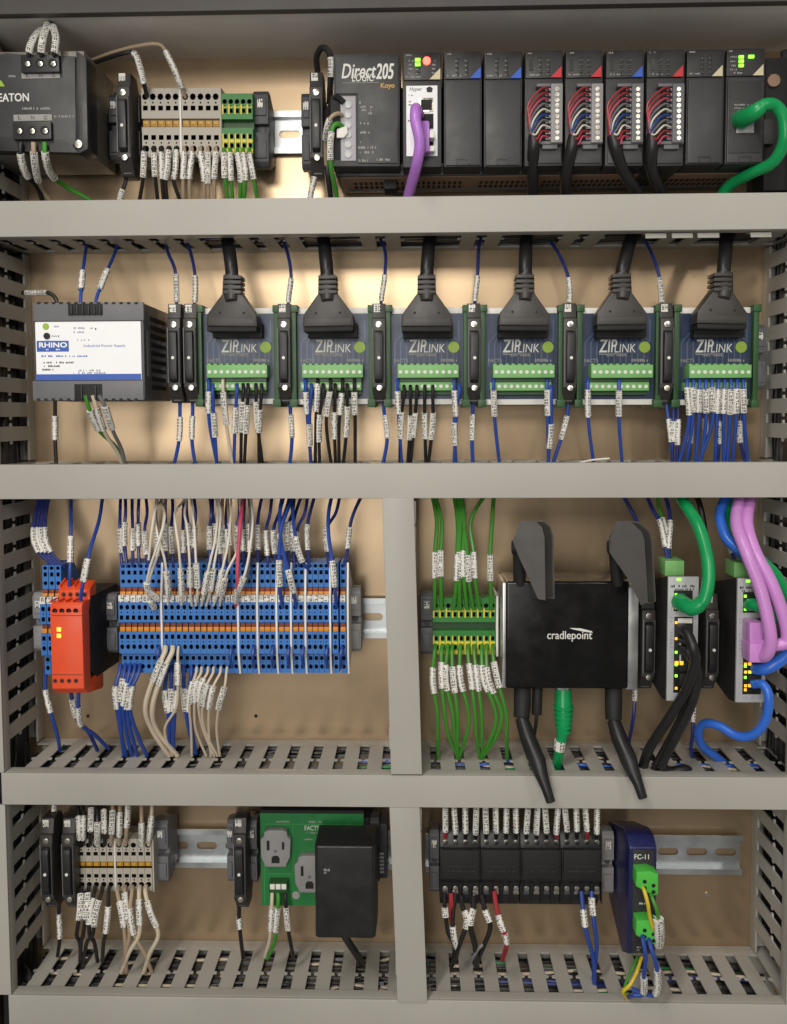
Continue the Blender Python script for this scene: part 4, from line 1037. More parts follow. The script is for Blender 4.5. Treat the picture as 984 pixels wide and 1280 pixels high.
# ================================================================== third row, left: blue triple-deck terminals
def make_blue_terminal(w, marker=True):
    o = thing('terminal_block', '', 'terminal block', (0, 0, 0))
    def q(py, dd): return Z(290, py, dd) - Z(290, 781, 62)
    mb = MB(); hw = w * .34
    def cells(dd, lst): pits_front(mb, w, dd, [(q(a, dd), q(b, dd), k, e, f) for a, b, k, e, f in lst], 6.0)
    cells(56, [(704, 711, 'o', hw, 1.6), (711, 720, 's', hw * .8, 1.7), (720, 723, '', 0, 0), (723, 730, 'o', hw, 1.7), (730, 734, '', 0, 0)])
    cells(62, [(752, 755, '', 0, 0), (755, 763, 'o', hw, 2.1), (763, 768, 'o', .6, .6), (768, 776, 's', hw * .85, 1.8), (776, 778, '', 0, 0)])
    cells(62, [(790, 792, '', 0, 0), (792, 800, 's', hw * .85, 1.8), (800, 804.5, 'o', .6, .6), (804.5, 812.5, 'o', hw, 2.1), (812.5, 817, '', 0, 0)])
    cells(56, [(816, 819, '', 0, 0), (819, 826, 's', hw * .85, 1.6), (826, 829, 'o', .5, .5), (829, 837, 'o', hw, 2.0), (837, 841, '', 0, 0)])
    shell(mb, w, [(56, q(704, 56)), (30, q(700, 40)), (8, 20), (6, 18), (6, -18), (8, -20), (30, q(836, 40)), (56, q(841, 56)), (56, q(816, 56)), (62, q(817, 62)), (62, q(790, 62)), (57, q(790, 62)), (57, q(778, 62)), (62, q(778, 62)), (62, q(752, 62)), (60, q(745, 60)), (54, q(745, 56)), (54, q(734, 56))])
    part('body', mb, [BLUE, CAV], o, smooth=0)
    x0, x1 = -w / 2 + .35, w / 2 - .35
    for t, (a, b, dd) in enumerate(((735, 744.5, 58), (779, 789.5, 60.5))):
        ym = a + (b - a) * .46
        part('jumper', MB().box(x0, x1, dd - 3, dd, q(b, dd), q(ym, dd)), ORANGE, o, 0.3)
        part('jumper_base', MB().box(x0, x1, dd - 3, dd - .8, q(ym, dd), q(a, dd)), RUST, o, 0.2)
    if marker:
        t = MB().box(x0, x1, 58, 62.6, q(752.5, 62), q(744, 62)); t.uv = {0: [(0.02, 0), (0.02, 3.6), (0.34, 3.6), (0.34, 0)]}
        part('marker_tag', t, GLYPH, o, 0.0)
    return o
proto = make_blue_terminal(wmm(7.65, 62)); used = False
groups = [(148.5, 201, 7), (204, 296.5, 12), (299.5, 320.5, 3), (323.5, 344.5, 3), (347.5, 362.5, 2), (365.5, 380.5, 2), (383.5, 411.5, 4), (414.5, 433.5, 2)]
BT = []
for a, b, n in groups:
    for i in range(n):
        BT.append(a + (b - a) * (i + .5) / n)
for i, x in enumerate(BT):
    p = W(x, 781, 62); lab = f'{ORD[i]} blue triple deck terminal from the left in the long strip'
    if not used: proto.location = Vector((p.x, 0, p.z)) * S; proto['label'] = lab; proto['group'] = 'blue terminals in the long strip'; used = True
    else: copy_thing(proto, (p.x, 0, p.z), lab, 'blue terminals in the long strip')
for i, x in enumerate((202.5, 298, 322, 346, 364, 382, 413, 435)):
    p = W(x, 781, 62); zz = lambda py, dd: Z(x, py, dd)
    solo('separator_plate', MB().side([(63, zz(748, 63)), (57.5, zz(703, 57)), (8, p.z + 20), (8, p.z - 20), (57.5, zz(842, 57)), (63, zz(819, 63))], p.x - .75, p.x + .75), WHITE,
         f'{ORD[i]} thin pale separator plate from the left in the blue terminal strip', 'separator', (p.x, 0, p.z - 20), 'pale separators in the blue strip')
for i in range(3):
    p = W(58.5 + i * 8, 781, 56); copy_thing(proto, (p.x, 0, p.z), f'{ORD[i]} blue terminal from the left, half hidden behind the orange relay', 'blue terminals behind the relay')
bracket(49, 778, 'pale grey end bracket at the far left of the blue terminal row', 10.5, 50, OUTLET)
bracket(139, 780, 'grey end bracket between the orange relay and the long blue strip', 10, 50, MIDG)
bracket(443, 775, 'pale grey end bracket right of the long blue terminal strip', 11, 54, OUTLET)
# orange safety relay
o = thing('safety_relay', 'bright orange relay module with two yellow lamps and black back', 'relay', W(85, 862, 20))
def zz(py, dd): return Z(85, py, dd)
xa, xb = X(63.5, 800, 88), X(103.5, 800, 88)
part('rear_case', MB().side([(8, zz(738, 40)), (70, zz(744, 66)), (74, zz(765, 74)), (74, zz(838, 74)), (60, zz(846, 60)), (8, zz(836, 30))], xa + .8, xb + .2), BLACKM, o, 1.0)
fr = part('front_shell', MB().side([(70, zz(772, 76)), (82, zz(756, 82)), (87, zz(760, 87)), (88, zz(768, 88)), (88, zz(861, 88)), (84, zz(864, 84)), (72, zz(856, 74)), (74, zz(842, 74))], xa, xb), RELAYO, o, 0.8)
part('terminal_step', MB().side([(57, zz(725, 57)), (69, zz(735, 69)), (71, zz(738, 71)), (71, zz(749, 71)), (85, zz(753, 85)), (87.7, zz(758, 87.7)), (87.7, zz(770, 87.7)), (76, zz(772, 76)), (57, zz(748, 57))], xa + .15, xb - .15), RELAYO, o, 0.3)
part('terminal_foot', MB().side([(46, zz(836, 54)), (60, zz(842, 60)), (74, zz(850, 74)), (84, zz(862, 84)), (80, zz(866, 80)), (50, zz(868, 66)), (46, zz(864, 60))], xa + .15, xb - .15), RELAYO, o, 0.3)
for i in range(4):
    x = 69 + i * 8.7
    part('screw_well', MB().disc(x, 763.5, 87.2, 3.2, .5, 12), RUST, fr)
    part('screw', MB().disc(x + .3, 763.8, 87.6, 1.9, .4, 10), CAV, fr)
    part('screw_well', MB().disc(x, 851, 88, 3.0, .3, 12), RUST, fr); part('screw', MB().disc(x, 851, 88.3, 1.8, .3, 10), CAV, fr)
    part('wire_well', MB().disc(79.5 + i * 8.6, 743, 71, 3.1, .3, 12), RUST, o); part('wire_screw', MB().disc(79.8 + i * 8.6, 743.3, 71.3, 1.9, .3, 10), CAV, o)
    xx = X(68 + i * 9, 745, 75)
    part('divider_rib', MB().side([(72, zz(749, 72)), (85, zz(753, 85)), (84, zz(751, 84)), (72, zz(747, 72))], xx, xx + 1.4), RELAYO, o)
    part('divider_rib', MB().side([(57, zz(725, 57)), (69, zz(735, 69)), (69, zz(732.5, 69)), (57, zz(722.5, 57))], xx + 1, xx + 2.4), RELAYO, o)
part('indicator', MB().pbox(71, 784.5, 76, 789.5, 88.6, 87), LEDY, fr, 0.3); part('indicator', MB().pbox(71, 792.5, 76, 797.5, 88.6, 87), LEDY, fr, 0.3)
part('seam', MB().pbox(64.5, 769, 103, 769.8, 88.3, 87).pbox(64.5, 843, 103, 843.8, 88.3, 87), RUST, fr)

wires('left of the orange relay', [
    ('navy', [(50 + i * 4, 618, 34), (44 + i * 4.5, 645, 42), (42 + i * 5, 672, 50), (50 + i * 5, 692, 52), (66 + i * 4, 706, 52), (70 + i * 4, 712, 50)], [(660, 690)]) for i in range(4)], 'wires left of the orange relay', sr=2.4)
wires('entering the top of the orange relay', [
    ('blue', [(89, 618, 36), (89, 650, 52), (88, 700, 66), (87, 735, 66), (87, 744, 62)], [(671, 703)], 1.5),
    ('blue', [(129, 615, 36), (124, 650, 52), (112, 690, 78), (104, 728, 84), (101, 750, 80)], [(699, 727)], 1.5)], 'wires into the orange relay', sr=2.7)
wires('leaving the bottom of the orange relay', [
    ('blue', [(60, 812, 50), (58, 835, 52), (57, 862, 52), (64, 892, 52), (72, 920, 44), (75, 938, 32)], [(862, 890)], 1.6),
    ('navy', [(89, 858, 74), (90, 874, 70), (97, 900, 62), (110, 914, 50), (122, 938, 34)], [(874, 896)], 1.6),
    ('blue', [(99, 860, 76), (98, 880, 72), (101, 905, 62), (118, 918, 48), (136, 936, 30)], [(884, 906)], 1.6)], 'wires below the orange relay', sr=2.5)

# wires on the blue strip: a deep layer of blue ones feeding the upper deck
g = []
xs = [150, 155.5, 166, 173, 181, 196, 207, 214, 229, 236, 243, 262, 269, 276, 283, 296, 304, 311, 322, 333, 342, 350, 358, 366, 372, 384, 408, 437]
for i, x in enumerate(xs):
    top_ = x + (5 if x > 320 else 0) + random.uniform(-3, 3) + (14 if x > 400 else 0) + (8 if 340 < x < 390 else 0)
    ys = 652 + random.uniform(0, 14); 
    bx = min(x + random.uniform(0, 5), 431) if x < 430 else 430
    g.append(('navy', [(top_, 612, 34), ((top_ + x) / 2 + random.uniform(-4, 4), 640, 44 + random.uniform(-6, 8)), (x, 662, 50 + random.uniform(-4, 8)), (x + (bx - x) * .4, 690, 54), (bx, 708, 55), (bx, 716, 50)], [(ys, ys + random.uniform(27, 33))]))
wires('entering the top of the blue strip', g, 'blue wires into the upper deck', sr=2.35)
g = [('blue', [(372, 612, 36), (362, 632, 54), (352, 660, 66), (349, 700, 72), (350, 735, 70), (354, 762, 60)], [(700, 732)], 1.5),
     ('blue', [(355, 612, 36), (350, 640, 56), (352, 680, 68), (361, 715, 74), (367, 740, 70), (371, 762, 60)], [(712, 740)], 1.5),
     ('blue', [(367, 612, 36), (366, 640, 52), (370, 675, 62), (377, 700, 62), (385, 712, 56)], [(671, 702)], 1.5),
     ('blue', [(417, 612, 36), (411, 640, 52), (411, 670, 64), (416, 705, 72), (419, 740, 70), (421, 762, 60)], [(701, 733)], 1.5)]
wires('reaching the middle deck of the blue strip', g, 'blue wires into the middle deck', sr=2.6)
wcream = [
    ('white', [(186, 700, 76), (190, 662, 78), (195, 636, 66), (204, 622, 40), (206, 610, 34)], [(700, 709)]),
    ('white', [(196, 748, 72), (184, 735, 78), (187, 712, 84), (200, 672, 86), (206, 645, 72), (201, 624, 44), (199, 610, 34)], [(0.0, 0.14)]),
    ('white', [(194, 762, 62), (188, 750, 70), (184, 738, 74), (190, 715, 74), (198, 690, 76), (204, 655, 66), (206, 625, 44), (206, 610, 34)], [(0.02, .1)]),
    ('white', [(210, 756, 62), (210, 735, 72), (206, 700, 80), (197, 668, 76), (194, 640, 62), (200, 612, 36)], [(715, 744)]),
    ('white', [(227, 756, 62), (227, 735, 72), (224, 690, 78), (220, 660, 72), (219, 640, 60), (228, 628, 46), (238, 612, 36)], [(711, 743)]),
    ('white', [(240, 757, 62), (238, 738, 72), (237, 700, 80), (234, 660, 72), (231, 640, 60), (236, 612, 36)], [(710, 733)]),
    ('white', [(245, 757, 62), (247, 738, 72), (245, 700, 76), (243, 660, 68), (240, 635, 56), (238, 612, 36)], [(704, 734)]),
    ('white', [(252, 757, 62), (255, 742, 72), (262, 705, 80), (269, 675, 74), (272, 640, 56), (268, 612, 36)], [(715, 742)]),
    ('white', [(258, 757, 62), (263, 738, 72), (268, 705, 78), (272, 680, 72), (276, 640, 56), (270, 612, 36)], [(711, 738)]),
    ('white', [(267, 757, 62), (272, 742, 72), (278, 712, 80), (285, 680, 74), (289, 640, 56), (288, 612, 36)], [(712, 740)]),
    ('white', [(275, 757, 62), (277, 744, 72), (284, 715, 82), (296, 690, 76), (302, 660, 66), (298, 612, 36)], [(724, 744)]),
    ('white', [(298, 757, 62), (297, 742, 74), (306, 718, 82), (312, 690, 74), (316, 650, 60), (312, 612, 36)], [(722, 738)])]
wires('looping over the middle of the blue strip', wcream, 'white wires looping over the blue strip', r=1.0, sr=2.6)
wire('pink wire dropping among the white wires onto the blue strip', 'pink', [(306, 612, 36), (303, 632, 56), (299, 670, 74), (297, 710, 82), (297, 735, 78), (295, 757, 62)], 1.6, [(738, 752)], sr=2.4)
wires('above the blue strip beside the pink wire', [('grey', [(310, 612, 36), (313, 650, 56), (312, 690, 66), (310, 720, 62), (308, 730, 52)], [(676, 690)], 1.1), ('tan', [(284, 612, 36), (286, 650, 50), (287, 690, 56), (286, 712, 52)], [(655, 682)], 1.2), ('cream', [(277, 612, 36), (279, 650, 50), (280, 690, 56), (279, 712, 52)], [(657, 685)], 1.2)], 'thin wires above the blue strip', sr=2.3)
# below the strip
g = []
for a, b, c, e, ys in ((151, 144, 147, 158, 857), (157, 152, 150, 155, 848), (163, 157, 154, 165, 853), (169, 160, 159, 172, 858), (175, 165, 163, 184, 857)):
    g.append(('blue', [(a, 830, 56), (a - 2, 842, 62), (b, 862, 64), (c, 890, 60), ((c + e) / 2, 922, 50), (e, 945, 40)], [(ys, ys + 28)], 1.6))
for a, b, c, e, ys in ((208, 206, 211, 212, 862), (214, 214, 215, 218, 860), (222, 220, 218, 216, 862), (230, 230, 234, 243, 860), (239, 236, 238, 245, 861)):
    g.append(('blue', [(a, 832, 56), (a, 845, 60), (b, 868, 60), (c, 900, 58), (e, 942, 40)], [(ys, ys + 28)], 1.6))
wires('dropping from the bottom deck of the blue strip', g, 'blue wires below the blue strip', sr=2.6)
g = []
for a, b, c, e, f, ys, r in ((207, 196, 182, 190, 212, 824, 2.0), (216, 205, 191, 196, 222, 829, 2.0), (223.5, 222, 221, 206, 216, 828, 1.1), (246, 240, 237, 239, 240, 852, 1.1), (252, 243, 243, 245, 258, 850, 1.1), (260, 250, 248, 254, 268, 848, 1.1), (267, 258, 253, 256, 272, 855, 1.1), (276, 267, 262, 261, 264, 858, 1.1), (284, 281, 274, 271, 275, 859, 1.1)):
    y0 = 808 if ys < 840 else 834
    g.append(('cream', [(a, y0, 64), (a - 1, y0 + 8, 68), (b, (y0 + 30 if y0 < 820 else 858), 72), (c, 882, 68), (e, 912, 56), (f, 945, 42)], [(ys, ys + 27)], r))
wires('dropping from the lower decks of the blue strip', g, 'cream wires below the blue strip', sr=2.6)
for i, x in enumerate((198, 289, 317, 341, 361, 379, 409, 427)):
    wire(f'{ORD[i]} short blue jumper loop from the left at the foot of the blue strip', 'blue', [(x + 1, 807, 60), (x, 812, 68), (x - 1, 822, 69), (x + .5, 834, 60)], 1.3, (), 'jumper loops on the blue strip', n=6)

# ================================================================== third row, right
bracket(533.5, 780, 'grey end bracket left of the green ground strip beside the router', 10, 52, MIDG)
term_row(make_ground_terminal, (wmm(7.85, 45), 47), 10, 541, 619.5, 783, 45, '{} green ground terminal from the left beside the router', 'green ground terminals beside the router')
p = W(621.5, 783, 45.5); solo('separator_plate', MB().box(p.x - .9, p.x + .9, 8, 45.6, p.z - 25, p.z + 25), WHITE, 'white end plate between the green ground strip and the router', 'separator', (p.x, 0, p.z - 25))
bracket(627, 780, 'pale grey end bracket tucked between the ground strip and the router', 6, 50, OUTLET)
g = []
for a, b, c, t in ((543, 544, 538, 690), (552, 551, 541, 688), (567, 572, 566, 693), (575, 574, 571, 690), (584, 579, 576, 688), (592, 584, 574, 694), (600, 592, 612, 690), (614, 613, 618, 693)):
    m_ = {543: 546, 552: 552, 600: 589}.get(a, (b + c) / 2 + (3 if a < 590 else 0))
    g.append(('green', [(c, 610, 34), (m_, 650, 48), (b, 690, 56), (b + (a - b) * .3, 728, 56), (a, 762, 46)], [(t, t + 32)], 1.6))
wires('above the ground strip beside the router', g, 'green wires above the ground strip', sr=2.6)
g = []
for a, b, c, e in ((544, 541, 547, 548), (553, 552, 556, 574), (560, 557, 566, 574), (566, 567, 572, 572), (576, 576, 586, 573), (586, 589, 594, 600), (594, 597, 602, 604), (603, 605, 620, 600), (609, 611, 627, 602), (617, 622, 633, 634)):
    ys = 830 + random.uniform(-4, 6)
    g.append(('green', [(a, 806, 46), (a - 1, 818, 54), (b, 850, 60), (c, 892, 60), ((c * .7 + e * .3), 922, 54), (e, 948, 42)], [(ys, ys + 32)], 1.6))
wires('below the ground strip beside the router', g, 'green wires below the ground strip', sr=2.7)

# ---- cellular router
d = 70
o = thing('wireless_router', 'black router box with white name on its front', 'router', W(708, 860, 20))
part('case', MB().pbox(632.5, 727, 786, 861, d, 28), BLACKG, o, 2.0, segs=3)
part('end_plate', MB().pbox(628.5, 729, 634, 860, d - 4, 26), ALU, o, 0.4)
part('end_plate', MB().pbox(783, 734, 798, 862, d - 6, 30), ALU, o, 0.5)
part('mounting_bracket', MB().pbox(640, 732, 780, 856, 28, 10), BLACKM, o, 0.5)
tx = text('cradlepoint', 684, 789, 740, 802, d, WPRINT, o, bold=0.15)
part('swoosh', MB().pprism([(712, 785), (726, 785.5), (740, 789), (741, 791), (730, 789.6), (716, 786.6)], d + .3, d - .1), WPRINT, o)
mb = MB()
for x in (650, 676, 760): mb.pbox(x, 724, x + 12, 728, d - 14, d - 26)
part('antenna_socket', mb, SCREW, o, 0.4)
def paddle(lab, pts, hinge, stem):
    a = thing('paddle_antenna', lab, 'antenna', W(stem[0], stem[1], 70), 'black router antennas')
    # a flat blade, one long edge turned toward the viewer
    fr = [W(q[0], q[1], q[2]) for q in pts]
    n = len(fr); off = Vector((8.0, 7.0, -0.5))
    mb = MB().add(fr + [p_ + off for p_ in fr], [tuple(range(n)), tuple(range(2 * n - 1, n - 1, -1))] + [(i, (i + 1) % n, (i + 1) % n + n, i + n) for i in range(n)])
    bm_m = part('blade', mb, FUSEB, a, 1.2)
    h0 = W(*hinge)
    part('hinge', MB().cyl(h0 - Vector((5, 0, 0)), (1, 0, 0), 5.5, 12, 18), BLACKM, a, 0.8)
    part('stem', MB().tube([W(*stem), W(hinge[0], hinge[1], hinge[2])], [5, 4.4], 14), BLACKM, a)
paddle('upper black paddle antenna at the left of the router', [(652, 654, 88), (668, 653, 88), (676, 660, 88), (679, 672, 90), (680, 748, 96), (674, 747, 96), (650, 694, 90), (643, 676, 88)], (648, 684, 74), (650, 730, 66))
paddle('upper black paddle antenna at the right of the router', [(772, 653, 88), (789, 655, 88), (801, 666, 88), (804, 676, 90), (808, 752, 96), (802, 754, 96), (786, 722, 92), (764, 690, 90), (763, 672, 88)], (768, 684, 74), (772, 730, 66))
for lab, pts in (('lower black rod antenna at the left of the router, pointing down', [(653, 858, 58), (653, 880, 62), (652, 897, 66), (660, 922, 74), (672, 952, 86), (676, 966, 90), (683, 985, 94), (689, 1003, 97)]),
                 ('lower black rod antenna at the right of the router, pointing down', [(767, 858, 58), (767, 880, 62), (767, 900, 66), (774, 922, 74), (786, 950, 86), (791, 964, 90), (798, 980, 94), (804, 998, 97)])):
    a = thing('rod_antenna', lab, 'antenna', W(*pts[0]), 'black router antennas')
    part('knuckle', MB().tube([W(*q) for q in pts[:3]], [6.8, 6.9, 6.4], 16), BLACKM, a, 0.5)
    part('rod', MB().tube([W(*q) for q in pts[2:]], [5.2, 6.4, 6.6, 5.4, 4.0, 3.5], 16), BLACK, a, 0.6)
o = thing('network_cable', 'green network cable with ribbed plug hanging below the router', 'cable', W(700, 940, 50))
part('plug_boot', MB().tube([W(704, 862, 56), W(704, 878, 58), W(705, 900, 60), (W(703, 918, 60)), W(701, 930, 58)], [6.6, 7.0, 6.4, 4.9, 3.8], 14), WC['emerald'], o)
mb = MB()
for y, r in ((882, 7.9), (888, 7.7), (894, 7.4), (900, 7.1), (906, 6.7), (912, 6.2)): mb.tube([W(704.5, y, 59), W(704.5, y + 2.8, 59)], r, 14)
part('boot_rib', mb, WC['emerald'], o)
part('clear_plug', MB().pbox(697, 858, 711, 868, 60, 52), SILVERL, o, 0.4)
part('jacket', MB().tube([W(*q) for q in spline([(702, 922, 60), (699, 938, 58), (697, 955, 50), (698, 975, 36)], 6)], 4.0, 14), WC['emerald'], o)
part('marker_sleeve', MB().tube([W(700.5, 925, 59.2), W(699.2, 937, 58)], 4.7, 14, uv=True), SLEEVE, o)
o = thing('power_lead', 'thin black power plug and lead below the left of the router', 'power lead', W(670, 900, 50))
part('plug', MB().tube([W(672, 858, 56), W(671, 893, 58)], [4.2, 4.0], 14), BLACKM, o, 0.4)
part('lead', MB().tube([W(*q) for q in spline([(671, 890, 58), (670, 905, 58), (667, 925, 50), (664, 960, 40)], 6)], 1.5, 8), WC['black'], o)

# ---- two ethernet switches
def switch(px0, px1, py0, py1, lab, occupied):
    D = 86
    o = thing('network_switch', lab, 'network switch', W(px0, py1, 20), 'slim network switches')
    def q(py, dd): return Z(px0, py, dd)
    x0, x1 = X(px0, 800, D), X(px1, 800, D)
    part('case', MB().side([(12, q(py0 + 10, 30)), (D - 1, q(py0, D)), (D - 1, q(py1, D)), (D - 14, q(py1 - 3, D - 14)), (24, q(py1 - 38, 24)), (12, q(py1 - 40, 12))], x0, x1), BLACKM, o, 0.6)
    fp_ = part('front_label', MB().pbox(px0, py0, px1, py1, D + .6, D - 2), SILVERL, o, 0.3)
    part('clip_strip', MB().box(x0 - 3.5, x0 - .2, 34, 44, q(838, 40), q(776, 40)), OUTLET, o, 0.6)
    w = px1 - px0
    h = py1 - py0
    part('terminal_plug', MB().pbox(px0 - 3, py0 - 20, px0 + 21, py0 - 1, 76, 56), LGREEN, o, 0.6)
    for i, t in enumerate((.145, .25, .37, .50, .61, .71, .80, .90)):
        y = py0 + h * t
        L_ = part('indicator', MB().pbox(px0 + 9.5, y - 1.6, px0 + 12.5, y + 1.6, D + 1.5, D), LEDG if i in (0, 1, 4, 5, 6) else (LEDO if i else LEDG), fp_, 0.2)
    part('port_bay', MB().pbox(px0 + 8, py0 + 17, px0 + 31.5, py0 + 43, D + .9, D), CAV, fp_, 0.2); part('port_bay', MB().pbox(px0 + 8, py0 + 50, px0 + 31.5, py0 + 145, D + .9, D), LEDOFF, fp_, 0.2)
    part('indicator', MB().pbox(px0 + 12, py0 + 2, px0 + 17, py0 + 5, D + 1, D), LEDG, fp_, 0.2)
    for i, t in enumerate((.20, .44, .55, .655, .72, .83)):
        y0 = py0 + h * (t - .045); y1 = py0 + h * (t + .045)
        pt = part('port', MB().pbox(px0 + 15, y0, px0 + 31, y1, D + 1.5, D - 1), SILVERL if i in (2, 3) else CAV, fp_, 0.3)
        part('port_mouth', MB().pbox(px0 + 17, y0 + 2, px0 + 29.5, y1 - 2, D + 1.7, D), BLACKM, pt)
        if occupied: part('port_lamp', MB().pbox(px0 + 9.5, y1 - 3, px0 + 13, y1 + .5, D + 1.2, D), LEDO, fp_, 0.3); part('port_lamp', MB().pbox(px0 + 15, y1 - 3, px0 + 18.5, y1 + .5, D + 2.2, D), LEDO if i % 2 else LEDY, fp_, 0.3)
        elif i in (0, 3): part('port_lamp', MB().pbox(px0 + 9, y1 - 3, px0 + 14, y1 + 2, D + 1.2, D), LEDO, fp_, 0.3); part('port_lamp', MB().pbox(px0 + 15.5, y1 - 3, px0 + 20, y1 + 2, D + 1.8, D), LEDO, fp_, 0.3)
    dashes(px0 + 4, py0 + 10, px1 - 4, D + .6, 3.2, PRINT, fp_, int(px0)); dashes(px0 + 5, py0 + 14.5, px1 - 5, D + .6, 2, PRINT, fp_, int(px0) + 1)
    dashes(px0 + 8, py1 - 8, px1 - 5, D + .6, 4, PRINTG, fp_, int(px0) + 2)
    for k in range(16): dashes(px0 + 3, py0 + 36 + k * 4.6, px0 + 6.5, D + .6, 2.2, PRINTG, fp_, k)
    part('print_block', MB().pbox(px0 + 13, py0 + 52, px0 + 31, py0 + 58, D + 1, D), WHITE, fp_)
    return o
fuse(806, 800, 'black lever fuse holder between the router and the first network switch', 46)
fuse(884, 800, 'black lever fuse holder between the two network switches', 46)
switch(834.5, 872.5, 721, 876, 'slim network switch with black cables right of the router', False)
switch(921, 957.5, 723, 878, 'slim network switch with purple and blue cables at the right end', True)
wires('above the network switches', [
    ('navy', [(775, 612, 34), (786, 632, 40), (797, 655, 44), (803, 690, 44), (804, 740, 40)], [], 1.6),
    ('navy', [(806, 612, 34), (815, 635, 44), (826, 655, 52), (833, 690, 62), (838, 710, 64)], [(650, 684)], 1.6),
    ('green', [(821, 612, 34), (824, 635, 42), (830, 655, 50), (837, 690, 60), (841, 710, 64)], [(648, 684)], 1.5),
    ('navy', [(829, 612, 34), (836, 635, 44), (838, 655, 52), (836, 690, 62), (843, 712, 64)], [(651, 686)], 1.6),
    ('black', [(868, 612, 34), (876, 635, 44), (881, 665, 46), (882, 720, 40), (884, 750, 34)], [], 2.4),
    ('navy', [(905, 650, 34), (912, 680, 50), (918, 698, 60), (926, 716, 64)], [(676, 692)], 1.6)], 'wires above the switches', sr=2.4)
wires('hanging behind the network switches', [
    ('navy', [(795, 845, 30), (794, 862, 36), (792, 895, 40), (786, 930, 34), (784, 950, 24)], [(858, 876)], 1.5),
    ('navy', [(868, 862, 40), (867, 880, 42), (866, 915, 44), (864, 938, 40), (870, 958, 32)], [(878, 902)], 1.5)], 'wires behind the switches', sr=2.3)
o = cable('network_cable', 'green network cable curving into the top port of the first switch', 'emerald', [(843, 608, 36), (856, 630, 66), (872, 655, 88), (883, 690, 100), (886, 722, 106), (881, 748, 108), (872, 757, 106)], 4.7)
jack(o, 'emerald', [(850, 752, 88), (856, 756, 96), (866, 760, 104), (877, 754, 107)], 6.8, 5.6)
for i, (lab, pts) in enumerate((('black network cable from the middle port of the first switch', [(850, 786, 88), (858, 790, 98), (866, 808, 106), (869, 828, 104), (858, 862, 96), (836, 898, 84), (812, 935, 70), (802, 965, 50)]),
                               ('black network cable from the lower port of the first switch', [(852, 812, 88), (860, 815, 96), (868, 828, 100), (871, 850, 98), (862, 885, 90), (842, 925, 78), (828, 955, 66), (838, 964, 62), (858, 962, 60), (868, 975, 44)]),
                               ('thin black lead beside the black network cables of the first switch', [(851, 800, 88), (864, 806, 102), (871, 830, 100), (866, 860, 92), (846, 905, 82), (822, 950, 66), (812, 975, 50)]))):
    cable('network_cable', lab, 'jacket', pts, 3.9 if i < 2 else 2.2, 'black cables on the first switch')
o = cable('network_cable', 'outer lilac network cable looping over the right switch', 'lilac', [(944, 808, 92), (956, 806, 100), (972, 806, 106), (984, 800, 108), (980, 772, 108), (964, 728, 106), (944, 690, 100), (934, 655, 84), (938, 625, 56), (942, 606, 36)], 4.7, 'lilac cables on the right switch')
part('plug_boot', MB().pbox(937, 778, 955, 804, 102, 87), WC['lilac'], o, 2.0)
o = cable('network_cable', 'inner lilac network cable hanging over the right switch', 'lilac', [(944, 818, 92), (956, 820, 104), (963, 806, 110), (961, 780, 112), (950, 735, 110), (931, 685, 104), (921, 655, 86), (924, 625, 58), (932, 606, 36)], 4.7, 'lilac cables on the right switch')
part('plug_boot', MB().pbox(937, 804, 957, 829, 104, 87), WC['lilac'], o, 2.0)
cable('network_cable', 'green network cable behind the lilac ones at the right edge', 'emerald', [(916, 606, 34), (912, 640, 50), (925, 672, 70), (950, 700, 90), (968, 718, 94), (984, 744, 90), (1000, 770, 84)], 4.8)
o = cable('network_cable', 'green plug lead in the top port of the right switch', 'emerald', [(936, 756, 86), (944, 756, 94), (960, 764, 98), (984, 776, 92), (1000, 782, 86)], 4.8)
cable('network_cable', 'bright blue network cable behind the lilac ones at the top', 'bright blue', [(918, 606, 34), (906, 625, 50), (900, 645, 62), (908, 672, 76), (926, 690, 84), (950, 716, 88)], 4.0)
cable('network_cable', 'bright blue network cable leaving the right switch sideways', 'bright blue', [(944, 836, 88), (956, 836, 96), (972, 828, 98), (990, 812, 94), (1004, 800, 88)], 4.6)
cable('network_cable', 'bright blue network cable looping from the right switch into the lower duct', 'bright blue', [(942, 855, 88), (954, 856, 96), (961, 872, 100), (957, 900, 98), (942, 918, 92), (922, 920, 84), (900, 908, 74), (882, 904, 66), (873, 914, 58), (878, 932, 50), (894, 945, 44), (908, 956, 34)], 3.5)

# ================================================================== bottom row
fuse(57, 1086, 'black lever fuse holder at the left end of the bottom row')
fuse(84, 1086, 'black lever fuse holder second from the left in the bottom row')
term_row(make_grey_terminal, (wmm(9.1, 45), 45, AMBER), 10, 97.5, 190, 1081, 45, '{} grey terminal from the left in the bottom row strip', 'grey terminals in the bottom row', [(5, 2.0)])
p = W(143.8, 1081, 45.5); solo('separator_plate', MB().box(p.x - .6, p.x + .6, 8, 45.6, p.z - 23.5, p.z + 23.5), WHITE, 'thin pale separator plate between the two halves of the bottom grey terminals', 'separator', (p.x, 0, p.z - 23))
p = W(191.5, 1081, 45.5); solo('separator_plate', MB().box(p.x - .7, p.x + .7, 8, 45.6, p.z - 23.5, p.z + 23.5), GREY, 'pale end plate right of the bottom grey terminals', 'separator', (p.x, 0, p.z - 23))
bracket(201, 1066, 'dark grey end bracket right of the bottom grey terminals', 12.5, 54, MIDG)
bracket(288, 1065, 'dark grey end bracket left of the outlet board fuse holder', 6, 54, MIDG)
fuse(299, 1086, 'black lever fuse holder beside the green outlet board')
bracket(315, 1066, 'dark grey end bracket between the fuse holder and the outlet board', 8.5, 54, MIDG)
bracket(468, 1064, 'dark grey end bracket right of the outlet board', 8.5, 56, DARKG)
g = []
